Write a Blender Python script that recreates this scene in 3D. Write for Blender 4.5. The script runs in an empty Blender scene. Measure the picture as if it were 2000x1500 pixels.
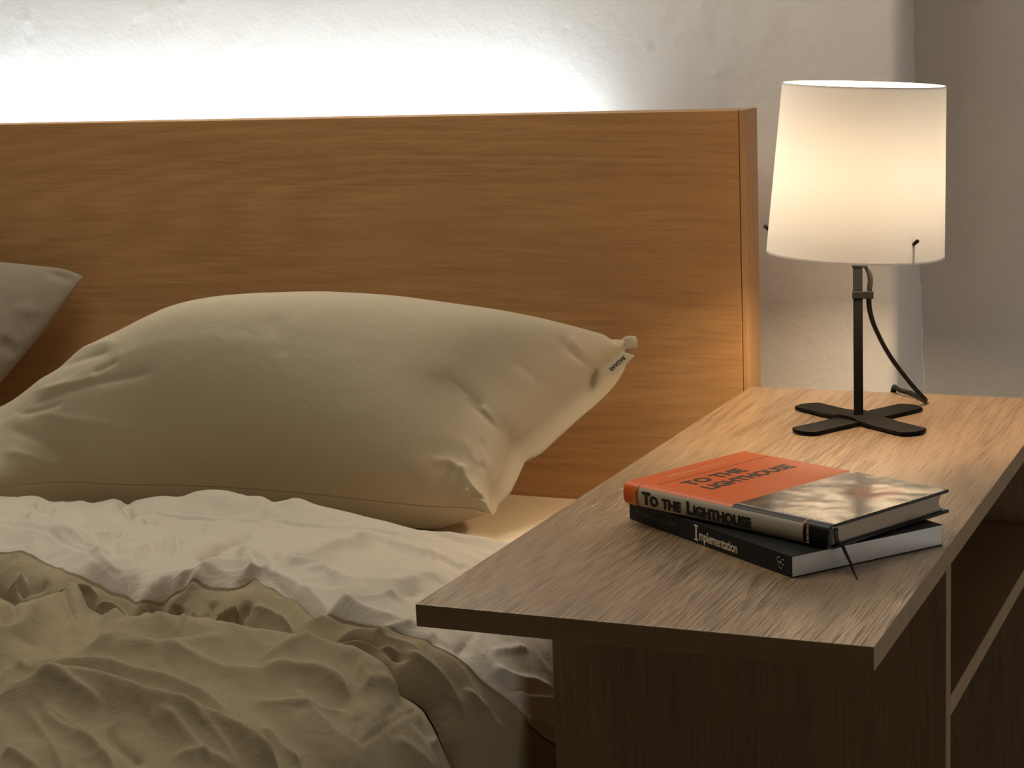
import bpy, bmesh, math, random
import numpy as np
from mathutils import Matrix, Vector

random.seed(4)
scene = bpy.context.scene
COL = scene.collection

# ------------------------------------------------------------------ camera
FPX, YAW, PITCH, ROLL = 3738.13, -0.41710459, 0.1854218, 0.0397504
CAM = np.array([0.5581, -1.8751, 0.9745])


def cam_matrix():
    B = np.array([[1, 0, 0], [0, 0, 1], [0, -1, 0]], float)
    c, s = math.cos(YAW), math.sin(YAW)
    Y = np.array([[c, -s, 0], [s, c, 0], [0, 0, 1]])
    c, s = math.cos(PITCH), math.sin(PITCH)
    P = np.array([[1, 0, 0], [0, c, -s], [0, s, c]])
    c, s = math.cos(ROLL), math.sin(ROLL)
    Q = np.array([[c, -s, 0], [s, c, 0], [0, 0, 1]])
    return Q @ P @ B @ Y


M3 = cam_matrix()                     # world -> camera axes
cam_data = bpy.data.cameras.new('camera')
cam = bpy.data.objects.new('camera', cam_data)
COL.objects.link(cam)
mw = Matrix([list(r) for r in M3.T]).to_4x4()
mw.translation = Vector(CAM)
cam.matrix_world = mw
cam_data.sensor_width = 36.0
cam_data.lens = FPX / 2000 * 36
cam_data.clip_start = 0.05
scene.camera = cam


def ray(p):
    return M3.T @ np.array([p[0] - 1000.0, 750.0 - p[1], -FPX])


def on_z(p, z):
    r = ray(p); return CAM + r * ((z - CAM[2]) / r[2])


def on_y(p, y):
    r = ray(p); return CAM + r * ((y - CAM[1]) / r[1])


def on_x(p, x):
    r = ray(p); return CAM + r * ((x - CAM[0]) / r[0])


def project(P):
    q = (np.asarray(P) - CAM) @ M3.T
    return np.stack([1000 + FPX * q[..., 0] / -q[..., 2], 750 - FPX * q[..., 1] / -q[..., 2]], -1)


# ------------------------------------------------------------------ light and exposure
scene.view_settings.view_transform = 'Standard'
scene.view_settings.look = 'None'
scene.view_settings.gamma = 1
scene.view_settings.use_curve_mapping = False
scene.view_settings.exposure = 0.12
world = bpy.data.worlds.new('world')
scene.world = world
world.use_nodes = True
world.node_tree.nodes['Background'].inputs[0].default_value = (1.0, 0.93, 0.82, 1)
world.node_tree.nodes['Background'].inputs[1].default_value = 0.02
LED_STRENGTH = 60.0
LED_COLOR = (0.76, 0.90, 1.0, 1)
BULB_POWER = 6.5
BULB_COLOR = (1.0, 0.74, 0.47)
OVERHEAD_FILL_POWER = 9.0

scene.cycles.use_denoising = True
scene.cycles.max_bounces = 10
scene.cycles.diffuse_bounces = 6
scene.cycles.transmission_bounces = 8
scene.cycles.sample_clamp_indirect = 4.0
scene.cycles.caustics_reflective = False
scene.cycles.caustics_refractive = False

# overhead area light added to brighten the bedding, out of the frame, above the bed
ld = bpy.data.lights.new('overhead_fill', 'AREA')
ld.shape = 'DISK'; ld.size = 1.0; ld.energy = OVERHEAD_FILL_POWER; ld.color = (1.0, 0.91, 0.76)
lo = bpy.data.objects.new('overhead_fill', ld); COL.objects.link(lo)
lo.location = (-0.56, -0.46, 1.78)


# area light added on the right for the right-facing sides, out of the frame
hd = bpy.data.lights.new('right_fill', 'AREA')
hd.shape = 'RECTANGLE'; hd.size = 0.8; hd.size_y = 1.9; hd.energy = 4.5; hd.color = (1.0, 0.95, 0.88)
ho = bpy.data.objects.new('right_fill', hd); COL.objects.link(ho)
ho.location = (1.55, -0.9, 0.45); ho.rotation_euler = (0, math.radians(90), 0)


# ------------------------------------------------------------------ materials
class NT:
    def __init__(self, name):
        self.mat = bpy.data.materials.new(name)
        self.mat.use_nodes = True
        self.t = self.mat.node_tree
        self.b = self.t.nodes['Principled BSDF']

    def n(self, typ, **kw):
        nd = self.t.nodes.new(typ)
        for k, v in kw.items():
            if k.startswith('i_'):
                key = k[2:]
                key = int(key) if key.isdigit() else key.replace('_', ' ')
                nd.inputs[key].default_value = v
            else:
                setattr(nd, k, v)
        return nd

    def l(self, a, ao, b, bi):
        self.t.links.new(a.outputs[ao], b.inputs[bi])

    def set(self, **kw):
        for k, v in kw.items():
            self.b.inputs[k.replace('_', ' ')].default_value = v
        return self

    def coords(self, scale=(1, 1, 1), rot=(0, 0, 0)):
        tc = self.n('ShaderNodeTexCoord')
        mp = self.n('ShaderNodeMapping')
        mp.inputs['Scale'].default_value = scale
        mp.inputs['Rotation'].default_value = rot
        self.l(tc, 'Object', mp, 'Vector')
        return mp

    def ramp(self, stops):
        r = self.n('ShaderNodeValToRGB')
        e = r.color_ramp.elements
        while len(e) < len(stops):
            e.new(0.5)
        for el, (p, c) in zip(e, stops):
            el.position = p
            el.color = (*c, 1)
        return r


def plain(name, col, rough=0.6, metal=0.0, spec=0.5):
    m = NT(name)
    m.set(Base_Color=(*col, 1), Roughness=rough, Metallic=metal)
    m.b.inputs['Specular IOR Level'].default_value = spec
    return m.mat


def wood(name, dark, mid, light, axis=0, along=1.6, across=26.0, rough=0.42, bump=0.25, wave=0.0, seed=0.0, rings=330.0, pores=0.0, pore_scale=(900.0, 26.0)):
    """laminate wood: long fibres along one axis with slow figure and short dark pores"""
    m = NT(name)
    sc = [across] * 3; sc[axis] = along
    mp = m.coords(tuple(sc)); mp.inputs['Location'].default_value = (seed, seed * 1.7, seed * 0.6)
    big = m.n('ShaderNodeTexNoise', i_Scale=1.0, i_Detail=3.0, i_Roughness=0.5, i_Distortion=0.6)
    m.l(mp, 'Vector', big, 'Vector')
    sc2 = [across * 12] * 3; sc2[axis] = along * 7
    mp2 = m.coords(tuple(sc2))
    fine = m.n('ShaderNodeTexNoise', i_Scale=1.0, i_Detail=4.0, i_Roughness=0.65)
    m.l(mp2, 'Vector', fine, 'Vector')
    # growth rings: a slow field read through a wave
    sc3 = [4.0] * 3; sc3[axis] = 0.34
    mp3 = m.coords(tuple(sc3)); mp3.inputs['Location'].default_value = (seed * 2.1, seed, seed * 3.3)
    fld = m.n('ShaderNodeTexNoise', i_Scale=1.0, i_Detail=1.5, i_Roughness=0.4)
    m.l(mp3, 'Vector', fld, 'Vector')
    mul = m.n('ShaderNodeMath', operation='MULTIPLY', i_1=rings); m.l(fld, 'Fac', mul, 0)
    jit = m.n('ShaderNodeMath', operation='MULTIPLY_ADD', i_1=5.0); m.l(fine, 'Fac', jit, 0); m.l(mul, 'Value', jit, 2)
    sn = m.n('ShaderNodeMath', operation='SINE'); m.l(jit, 'Value', sn, 0)
    ring = m.n('ShaderNodeMath', operation='MULTIPLY', i_1=0.16 * wave); m.l(sn, 'Value', ring, 0)
    a = m.n('ShaderNodeMath', operation='MULTIPLY_ADD', i_1=0.55); m.l(fine, 'Fac', a, 0)
    b = m.n('ShaderNodeMath', operation='MULTIPLY', i_1=0.45); m.l(big, 'Fac', b, 0)
    m.l(b, 'Value', a, 2)
    s = m.n('ShaderNodeMath', operation='ADD'); m.l(a, 'Value', s, 0); m.l(ring, 'Value', s, 1)
    r = m.ramp([(0.30, dark), (0.5, mid), (0.68, light)])
    m.l(s, 'Value', r, 'Fac')
    # open pores: short dark strokes lying along the grain, sunk a little
    scp = [pore_scale[0]] * 3; scp[axis] = pore_scale[1]
    mp4 = m.coords(tuple(scp))
    pn = m.n('ShaderNodeTexNoise', i_Scale=1.0, i_Detail=2.0, i_Roughness=0.55, i_Distortion=0.2); m.l(mp4, 'Vector', pn, 'Vector')
    scq = [9.0] * 3; scq[axis] = 2.0
    mp5 = m.coords(tuple(scq))
    pz = m.n('ShaderNodeTexNoise', i_Scale=1.0, i_Detail=2.0); m.l(mp5, 'Vector', pz, 'Vector')
    pa = m.n('ShaderNodeMath', operation='MULTIPLY_ADD', i_1=0.35); m.l(pz, 'Fac', pa, 0); m.l(pn, 'Fac', pa, 2)
    pr_ = m.ramp([(0.74, (0, 0, 0)), (0.86, (1, 1, 1))]); m.l(pa, 'Value', pr_, 'Fac')
    pk = m.n('ShaderNodeMath', operation='MULTIPLY', i_1=pores); m.l(pr_, 'Color', pk, 0)
    pm = m.n('ShaderNodeMix', data_type='RGBA'); pm.inputs['B'].default_value = (*[c * 0.45 for c in dark], 1)
    m.l(pk, 'Value', pm, 'Factor'); m.l(r, 'Color', pm, 'A')
    m.l(pm, 'Result', m.b, 'Base Color')
    hsub = m.n('ShaderNodeMath', operation='SUBTRACT'); m.l(s, 'Value', hsub, 0); m.l(pk, 'Value', hsub, 1)
    bp = m.n('ShaderNodeBump', i_Strength=bump, i_Distance=0.002)
    m.l(hsub, 'Value', bp, 'Height'); m.l(bp, 'Normal', m.b, 'Normal')
    m.set(Roughness=rough)
    return m.mat


def fabric(name, col, col2, weave=900.0, bump=0.15, wrinkle=0.25, sheen=0.15):
    m = NT(name)
    mp = m.coords()
    n1 = m.n('ShaderNodeTexNoise', i_Scale=9.0, i_Detail=4.0, i_Roughness=0.6)
    m.l(mp, 'Vector', n1, 'Vector')
    mx = m.n('ShaderNodeMix', data_type='RGBA')
    mx.inputs['A'].default_value = (*col, 1); mx.inputs['B'].default_value = (*col2, 1)
    m.l(n1, 'Fac', mx, 'Factor')
    m.l(mx, 'Result', m.b, 'Base Color')
    n2 = m.n('ShaderNodeTexNoise', i_Scale=weave, i_Detail=2.0)
    m.l(mp, 'Vector', n2, 'Vector')
    n3 = m.n('ShaderNodeTexNoise', i_Scale=38.0, i_Detail=4.0, i_Roughness=0.55, i_Distortion=1.2)
    m.l(mp, 'Vector', n3, 'Vector')
    b1 = m.n('ShaderNodeBump', i_Strength=bump, i_Distance=0.0006); m.l(n2, 'Fac', b1, 'Height')
    b2 = m.n('ShaderNodeBump', i_Strength=wrinkle, i_Distance=0.006); m.l(n3, 'Fac', b2, 'Height')
    m.l(b1, 'Normal', b2, 'Normal'); m.l(b2, 'Normal', m.b, 'Normal')
    m.set(Roughness=0.95)
    m.b.inputs['Specular IOR Level'].default_value = 0.15
    m.b.inputs['Sheen Weight'].default_value = sheen
    return m.mat


def plaster(name, col, col2, bump=0.35):
    m = NT(name)
    mp = m.coords()
    n1 = m.n('ShaderNodeTexNoise', i_Scale=14.0, i_Detail=5.0, i_Roughness=0.6); m.l(mp, 'Vector', n1, 'Vector')
    mx = m.n('ShaderNodeMix', data_type='RGBA')
    mx.inputs['A'].default_value = (*col, 1); mx.inputs['B'].default_value = (*col2, 1)
    m.l(n1, 'Fac', mx, 'Factor'); m.l(mx, 'Result', m.b, 'Base Color')
    n2 = m.n('ShaderNodeTexNoise', i_Scale=260.0, i_Detail=3.0, i_Roughness=0.6); m.l(mp, 'Vector', n2, 'Vector')
    n3 = m.n('ShaderNodeTexNoise', i_Scale=45.0, i_Detail=4.0, i_Roughness=0.6); m.l(mp, 'Vector', n3, 'Vector')
    b1 = m.n('ShaderNodeBump', i_Strength=bump * 0.6, i_Distance=0.0012); m.l(n2, 'Fac', b1, 'Height')
    b2 = m.n('ShaderNodeBump', i_Strength=bump, i_Distance=0.004); m.l(n3, 'Fac', b2, 'Height')
    m.l(b1, 'Normal', b2, 'Normal'); m.l(b2, 'Normal', m.b, 'Normal')
    m.set(Roughness=0.85)
    m.b.inputs['Specular IOR Level'].default_value = 0.2
    return m.mat


MAT = {}
MAT['wall'] = plaster('white_plaster', (0.79, 0.78, 0.755), (0.84, 0.83, 0.805))
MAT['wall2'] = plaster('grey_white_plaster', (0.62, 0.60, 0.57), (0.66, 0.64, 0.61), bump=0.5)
MAT['ceiling'] = plain('ceiling_paint', (0.72, 0.71, 0.69), 0.9)
MAT['roomwall'] = plain('far_wall_paint', (0.28, 0.26, 0.24), 0.9)
MAT['floor'] = wood('floor_boards', (0.10, 0.06, 0.035), (0.16, 0.10, 0.055), (0.2, 0.13, 0.08), axis=1)
MAT['headboard'] = wood('oak_veneer', (0.38, 0.198, 0.074), (0.45, 0.242, 0.094), (0.52, 0.29, 0.118), axis=0,
                        along=1.1, across=13.0, rough=0.5, bump=0.06, wave=0.34, seed=3.0, rings=260.0, pores=0.3, pore_scale=(900.0, 20.0))
MAT['headboard_edge'] = wood('oak_edge_band', (0.38, 0.205, 0.08), (0.46, 0.26, 0.11), (0.52, 0.30, 0.135), axis=2,
                             along=1.1, across=13.0, rough=0.5, bump=0.12, seed=5.0)
MAT['table'] = wood('oak_laminate_top', (0.19, 0.113, 0.056), (0.39, 0.255, 0.145), (0.465, 0.32, 0.19), axis=1,
                    along=3.2, across=42.0, rough=0.30, bump=0.6, wave=0.25, seed=1.0, pores=0.5, pore_scale=(820.0, 20.0))
_tb = MAT['table'].node_tree.nodes['Principled BSDF']
_tb.inputs['Specular IOR Level'].default_value = 0.8
_tb.inputs['Coat Weight'].default_value = 0.8
_tb.inputs['Coat Roughness'].default_value = 0.3
_nt = MAT['table'].node_tree
_nt.links.new(next(n for n in _nt.nodes if n.type == 'BUMP').outputs['Normal'], _tb.inputs['Coat Normal'])
MAT['table_edge'] = wood('oak_laminate_edge', (0.20, 0.128, 0.062), (0.26, 0.17, 0.085), (0.31, 0.205, 0.105), axis=0,
                         along=3.0, across=50.0, rough=0.5, bump=0.2, seed=2.0)
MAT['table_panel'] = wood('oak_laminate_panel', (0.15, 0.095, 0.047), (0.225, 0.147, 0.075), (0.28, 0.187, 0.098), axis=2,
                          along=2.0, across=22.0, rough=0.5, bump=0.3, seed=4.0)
MAT['pillow'] = fabric('sage_cotton', (0.52, 0.447, 0.322), (0.55, 0.477, 0.347), wrinkle=0.13)
MAT['pillow2'] = fabric('taupe_cotton', (0.30, 0.255, 0.19), (0.33, 0.28, 0.21), wrinkle=0.15)
MAT['duvet'] = fabric('olive_linen', (0.31, 0.252, 0.155), (0.345, 0.285, 0.178), wrinkle=0.28)
MAT['flap'] = fabric('pale_linen', (0.56, 0.503, 0.415), (0.60, 0.543, 0.455), wrinkle=0.3)
MAT['sheet'] = fabric('cream_sheet', (0.78, 0.65, 0.46), (0.82, 0.69, 0.50), wrinkle=0.12)
MAT['tag'] = plain('woven_tag', (0.62, 0.56, 0.42), 0.9)
MAT['ink'] = plain('black_ink', (0.012, 0.011, 0.010), 0.6)
MAT['black'] = plain('black_powder_coat', (0.006, 0.006, 0.0055), 0.6, 0.0, 0.06)
MAT['cord'] = plain('black_cable', (0.007, 0.0065, 0.006), 0.5, 0.0, 0.15)
MAT['bronze'] = plain('dark_bronze_pin', (0.05, 0.02, 0.01), 0.35, 0.6)


# ------------------------------------------------------------------ mesh helpers
def link(name, me, mats, parent=None, smooth=False):
    o = bpy.data.objects.new(name, me)
    COL.objects.link(o)
    for m in (mats if isinstance(mats, (list, tuple)) else [mats]):
        me.materials.append(m)
    if parent is not None:
        o.parent = parent
        o.matrix_parent_inverse = parent.matrix_world.inverted() if False else Matrix.Translation(-parent_loc(parent))
    if smooth:
        me.polygons.foreach_set('use_smooth', [True] * len(me.polygons))
    me.update()
    return o


def parent_loc(p):
    v = Vector((0, 0, 0))
    while p is not None:
        v += p.location
        if p.parent is None:
            break
        v += p.matrix_parent_inverse.translation
        p = p.parent
    return v


def thing(name, label, cat, loc, group=None):
    o = bpy.data.objects.new(name, None)
    o.empty_display_size = 0.05
    COL.objects.link(o)
    o.location = loc
    o['label'] = label; o['category'] = cat
    if group:
        o['group'] = group
    return o


def tag(o, label, cat, group=None):
    o['label'] = label; o['category'] = cat
    if group:
        o['group'] = group
    return o


def struct(o):
    o['kind'] = 'structure'
    return o


def from_bm(name, bm, mats, parent=None, smooth=False):
    me = bpy.data.meshes.new(name)
    bm.normal_update()
    bm.to_mesh(me); bm.free()
    return link(name, me, mats, parent, smooth)


def box_bm(x0, x1, y0, y1, z0, z1, bevel=0.0, seg=2):
    bm = bmesh.new()
    v = [bm.verts.new((x, y, z)) for x in (x0, x1) for y in (y0, y1) for z in (z0, z1)]
    for f in ((0, 1, 3, 2), (4, 6, 7, 5), (0, 4, 5, 1), (2, 3, 7, 6), (0, 2, 6, 4), (1, 5, 7, 3)):
        bm.faces.new([v[i] for i in f])
    bmesh.ops.recalc_face_normals(bm, faces=bm.faces)
    if bevel:
        bmesh.ops.bevel(bm, geom=list(bm.edges), offset=bevel, segments=seg, affect='EDGES', profile=0.6)
    return bm


def grid_mesh(name, V, mats, parent=None, mat_idx=None, flip=False):
    """V: (n, m, 3) array of points -> smooth grid"""
    n, m = V.shape[:2]
    idx = np.arange(n * m).reshape(n, m)
    q = np.stack([idx[:-1, :-1], idx[1:, :-1], idx[1:, 1:], idx[:-1, 1:]], -1).reshape(-1, 4)
    if flip:
        q = q[:, ::-1]
    me = bpy.data.meshes.new(name)
    me.vertices.add(n * m); me.vertices.foreach_set('co', V.reshape(-1).astype(np.float32))
    me.loops.add(q.size); me.loops.foreach_set('vertex_index', q.reshape(-1).astype(np.int32))
    me.polygons.add(len(q))
    me.polygons.foreach_set('loop_start', (np.arange(len(q)) * 4).astype(np.int32))
    me.polygons.foreach_set('loop_total', np.full(len(q), 4, np.int32))
    me.update(calc_edges=True)
    o = link(name, me, mats, parent, smooth=True)
    if mat_idx is not None:
        me.polygons.foreach_set('material_index', mat_idx.reshape(-1).astype(np.int32))
    return o


def tube(name, pts, radii, mats, parent=None, sides=12, flat=1.0):
    """round (or flattened) tube through pts, one mesh with closed ends"""
    pts = [Vector(p) for p in pts]
    if not hasattr(radii, '__len__'):
        radii = [radii] * len(pts)
    bm = bmesh.new()
    rings = []
    up = None
    for i, p in enumerate(pts):
        t = (pts[min(i + 1, len(pts) - 1)] - pts[max(i - 1, 0)]).normalized()
        if up is None:
            up = t.orthogonal().normalized()
        up = (up - t * up.dot(t)).normalized()
        side = t.cross(up)
        rings.append([bm.verts.new(p + (up * math.cos(a) * flat + side * math.sin(a)) * radii[i])
                      for a in [2 * math.pi * k / sides for k in range(sides)]])
    for a, b in zip(rings, rings[1:]):
        for k in range(sides):
            bm.faces.new((a[k], a[(k + 1) % sides], b[(k + 1) % sides], b[k]))
    bm.faces.new(rings[0][::-1]); bm.faces.new(rings[-1])
    bmesh.ops.recalc_face_normals(bm, faces=bm.faces)
    return from_bm(name, bm, mats, parent, smooth=True)


def catmull(P, n):
    P = np.asarray(P, float)
    if len(P) < 3:
        t = np.linspace(0, 1, n)[:, None]
        return P[0] * (1 - t) + P[-1] * t
    d = np.r_[0, np.cumsum(np.maximum(np.linalg.norm(np.diff(P, axis=0), axis=1), 1e-9))]
    tt = np.linspace(0, d[-1], n)
    out = np.zeros((n, P.shape[1]))
    tan = np.gradient(P, d, axis=0)
    k = np.clip(np.searchsorted(d, tt, side='right') - 1, 0, len(P) - 2)
    h = (d[k + 1] - d[k])[:, None]; u = ((tt - d[k])[:, None]) / h
    out = ((2 * u**3 - 3 * u**2 + 1) * P[k] + (u**3 - 2 * u**2 + u) * h * tan[k]
           + (-2 * u**3 + 3 * u**2) * P[k + 1] + (u**3 - u**2) * h * tan[k + 1])
    return out


def smooth01(x):
    x = np.clip(x, 0, 1); return x * x * (3 - 2 * x)


def value_noise(x, y, seed=0, octaves=4, gain=0.5):
    rng = np.random.RandomState(seed)
    tot = np.zeros_like(x); amp = 1.0
    for _ in range(octaves):
        T = rng.rand(64, 64)
        xi = np.floor(x).astype(int); yi = np.floor(y).astype(int)
        fx = smooth01(x - xi); fy = smooth01(y - yi)
        g = lambda i, j: T[i % 64, j % 64]
        v = (g(xi, yi) * (1 - fx) + g(xi + 1, yi) * fx) * (1 - fy) + (g(xi, yi + 1) * (1 - fx) + g(xi + 1, yi + 1) * fx) * fy
        tot += amp * (v - 0.5); amp *= gain; x = x * 2.03 + 7.1; y = y * 2.03 + 3.7
    return tot


def poly_dist(Q, line, n=60):
    """Q (..., 2). distance to a smooth polyline, signed (left of travel +), and position 0..1 along it"""
    L = catmull(line, n)
    q = Q.reshape(-1, 2)
    best = np.full(len(q), 1e9); sg = np.zeros(len(q)); pos = np.zeros(len(q))
    for i in range(n - 1):
        a, b = L[i], L[i + 1]
        d = b - a; ll = d @ d + 1e-12
        t = np.clip(((q - a) @ d) / ll, 0, 1)
        e = q - (a + t[:, None] * d)
        dist = np.hypot(e[:, 0], e[:, 1])
        m = dist < best
        best[m] = dist[m]; sg[m] = np.sign(d[0] * e[m, 1] - d[1] * e[m, 0]); pos[m] = (i + t[m]) / (n - 1)
    sh = Q.shape[:-1]
    return best.reshape(sh), sg.reshape(sh), pos.reshape(sh)


def folds(Q, strokes, px_per_m=0.0, crisp=False):
    """sum of fold ridges. stroke = (points, amplitude m, width before, width after[, taper]);
    'before' is the side above/behind the line, 'after' the side towards the viewer"""
    h = np.zeros(Q.shape[:-1])
    for st in strokes:
        line, amp, wb, wa = st[:4]
        taper = st[4] if len(st) > 4 else 0.22
        line = np.asarray(line, float) + [0, amp * px_per_m]
        lo = line.min(0) - 4 * max(wb, wa); hi = line.max(0) + 4 * max(wb, wa)
        mask = ((Q[..., 0] > lo[0]) & (Q[..., 0] < hi[0]) & (Q[..., 1] > lo[1]) & (Q[..., 1] < hi[1]))
        if not mask.any():
            continue
        d, sg, pos = poly_dist(Q[mask], line, 40)
        w = np.where(sg > 0, wa, wb)          # + : below the line when drawn left to right
        prof = (np.exp(-np.sqrt((d / w) ** 2 + 0.09) * 1.35 + 0.405) if crisp else np.exp(-(d / w) ** 2))
        env = smooth01(pos / taper) * smooth01((1 - pos) / taper) if taper > 0 else 1.0
        h[mask] += amp * prof * env
    return h


def text_mesh(name, body, size, mat, parent, M, bold=0.0, extrude=0.00012, align='LEFT', xscale=1.0, spacing=1.0, shear=0.0):
    cu = bpy.data.curves.new(name, 'FONT')
    cu.body = body; cu.size = size; cu.extrude = extrude; cu.offset = bold
    cu.align_x = align; cu.align_y = 'CENTER'; cu.space_character = spacing; cu.shear = shear
    cu.resolution_u = 3
    o = bpy.data.objects.new(name, cu); COL.objects.link(o)
    dg = bpy.context.evaluated_depsgraph_get(); dg.update()
    me = bpy.data.meshes.new_from_object(o.evaluated_get(dg))
    bpy.data.objects.remove(o)
    me.transform(M @ Matrix.Diagonal((xscale, 1, 1, 1)))
    me.name = name
    return link(name, me, mat, parent)


# ------------------------------------------------------------------ the room
TT = 0.60                      # table top height
WY = 0.09                      # wall face behind the headboard
X0, X1, YF, ZC = -3.0, 1.6, -3.2, 2.5

# back wall: a fine relief of lumps and pits where it is grazed by the strip light
xs = np.linspace(-1.15, 0.10, 420); zs = np.linspace(0.50, 1.12, 260)
GX, GZ = np.meshgrid(xs, zs, indexing='ij')
relief = (value_noise(GX * 9, GZ * 9, 3, 4) * 0.0012 + value_noise(GX * 40, GZ * 40, 5, 3) * 0.0003)
left = smooth01((-0.2 - GX) / 0.5)
relief += left * value_noise(GX * 26, GZ * 34, 8, 4, 0.6) * 0.0006
for (px, py, a, r) in [(1105, 55, -.0022, .004), (1240, 88, -.0018, .005), (1262, 92, .0022, .004), (1280, 91, -.0022, .004), (1296, 50, .002, .003),
                       (1320, 44, -.002, .003), (1370, 10, .002, .004), (1395, 148, .003, .0045), (1388, 152, -.002, .004),
                       (1585, 660, .003, .003), (350, 50, -.003, .0022), (357, 8, .003, .004), (290, 22, .003, .006), (262, 45, -.0025, .005),
                       (1540, 690, .001, .006), (1560, 620, -.001, .005), (1655, 700, .001, .006), (55, 38, .003, .006), (60, 70, -.002, .006)]:
    c = on_y((px, py), WY)
    relief += 0.45 * a * np.exp(-(((GX - c[0]) ** 2 + (GZ - c[2]) ** 2) / r ** 2))
edge = np.minimum.reduce([smooth01((GX - xs[0]) / .05), smooth01((GZ - zs[0]) / .03), smooth01((zs[-1] - GZ) / .05), smooth01((xs[-1] - GX) / .04)])
V = np.stack([GX, WY - relief * edge, GZ], -1)
w_ = grid_mesh('wall_back', V, MAT['wall'])
struct(w_)
# flat remainder of the same wall joined to it
bm = bmesh.new(); bm.from_mesh(w_.data)


def quad(bm, pts):
    bm.faces.new([bm.verts.new(p) for p in pts])


for (a, b, c, d) in [(X0, xs[0], 0, ZC), (xs[0], xs[-1], 0, zs[0]), (xs[0], xs[-1], zs[-1], ZC)]:
    quad(bm, [(a, WY, c), (b, WY, c), (b, WY, d), (a, WY, d)])
# rounded outer corner and the return into the recess; old plaster, so slightly out of plumb
RD = 0.105                     # recess depth
levels = [0.0] + list(np.linspace(0.5, 1.1, 25)) + [ZC]


def corner_x(z):
    zz = np.clip(z, 0.4, 1.15)
    return 0.1337 + (zz - 0.9837) * (0.1337 - 0.1277) / (0.9837 - 0.583)


pa = on_y((1781, 0), WY + RD); pb = on_y((1790, 300), WY + RD); pc = on_y((1796, 560), WY + RD); pd = on_y((1806, 775), WY + RD)


def crack_x(z):
    return np.interp(z, [pd[2], pc[2], pb[2], pa[2]], [pd[0], pc[0], pb[0], pa[0]])


R_ = 0.012
rows = []
for z in levels:
    cx = corner_x(z); kx = crack_x(z) + (0.0006 * math.sin(z * 60) + 0.0005 * math.sin(z * 151 + 1) if 0.4 < z < 1.15 else 0)
    prof = [(xs[-1], WY)] + [(cx - R_ + R_ * math.sin(t), WY + R_ - R_ * math.cos(t)) for t in np.linspace(0, math.pi / 2, 8)] + [(kx, WY + RD)]
    rows.append([bm.verts.new((x, y, z)) for x, y in prof])
for r0, r1 in zip(rows, rows[1:]):
    for k in range(len(r0) - 1):
        f = bm.faces.new((r0[k], r0[k + 1], r1[k + 1], r1[k])); f.smooth = True
bm.to_mesh(w_.data); bm.free()
# recess wall
bm = bmesh.new()
rr = []
for z in levels:
    kx = crack_x(z) + (0.0006 * math.sin(z * 60) + 0.0005 * math.sin(z * 151 + 1) if 0.4 < z < 1.15 else 0)
    rr.append([bm.verts.new((kx, WY + RD, z)), bm.verts.new((X1, WY + RD, z))])
for r0, r1 in zip(rr, rr[1:]):
    bm.faces.new((r0[0], r0[1], r1[1], r1[0]))
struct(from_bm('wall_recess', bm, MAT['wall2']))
# a thin ridge of filler where the two meet
pts = []
for z in np.linspace(0.50, 1.1, 60):
    pts.append((crack_x(z) + 0.0006 * math.sin(z * 60) + 0.0005 * math.sin(z * 151 + 1) + 0.0002, WY + RD - 0.0008, z))
struct(tube('trim_1', pts, 0.0013, MAT['wall'], sides=6))

struct(from_bm('floor', box_bm(X0, X1, YF, WY + RD, -0.05, 0.0), MAT['floor']))
struct(from_bm('ceiling', box_bm(X0, X1, YF, WY + RD, ZC, ZC + 0.05), MAT['ceiling']))
struct(from_bm('wall_left', box_bm(X0 - 0.05, X0, YF, WY + RD, 0, ZC), MAT['roomwall']))
struct(from_bm('wall_right', box_bm(X1, X1 + 0.05, YF, WY + RD, 0, ZC), MAT['roomwall']))
struct(from_bm('wall_front', box_bm(X0, X1, YF - 0.05, YF, 0, ZC), MAT['roomwall']))

# ------------------------------------------------------------------ bed
HX, HF, HB, HT = -0.001, -0.0105, 0.031, 0.8815      # headboard right end, front, back, top
BED_L = -1.62
bed = thing('bed', 'oak veneer bed with a wide plain headboard against the lit wall', 'bed', (-0.8, -1.0, 0))
from_bm('headboard', box_bm(BED_L, HX - 0.0075, HF, HB - 0.002, 0.12, HT, 0.0006, 1), MAT['headboard'], bed)
from_bm('edge_strip', box_bm(HX - 0.0068, HX, HF - 0.0003, HB, 0.0, HT + 0.0004, 0.0012, 2), MAT['headboard_edge'], bed)
from_bm('edge_strip', box_bm(BED_L - 0.007, BED_L - 0.0007, HF - 0.0003, HB, 0.0, HT + 0.0004, 0.0012, 2), MAT['headboard_edge'], bed)
from_bm('side_rail', box_bm(-0.115, -0.09, -2.05, HF - 0.0006, 0.12, 0.30, 0.001, 1), MAT['headboard_edge'], bed)
from_bm('side_rail', box_bm(BED_L + 0.09, BED_L + 0.115, -2.05, HF - 0.0006, 0.12, 0.30, 0.001, 1), MAT['headboard_edge'], bed)
from_bm('slat_base', box_bm(BED_L + 0.116, -0.116, -2.05, HF - 0.02, 0.22, 0.25, 0.001, 1), MAT['headboard_edge'], bed)

# mattress with its fitted sheet: a rounded box whose top meets the headboard
MT = 0.478


def rounded_slab(x0, x1, y0, y1, z0, z1, r, seg=6):
    return box_bm(x0, x1, y0, y1, z0, z1, r, seg)


mat_o = from_bm('mattress', rounded_slab(BED_L + 0.13, -0.125, -2.03, HF - 0.0015, 0.251, MT, 0.05, 8), MAT['sheet'], smooth=True)
tag(mat_o, 'mattress in a cream fitted sheet, showing between the pillow and the table', 'mattress')
mat_o.name = 'mattress'

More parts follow.
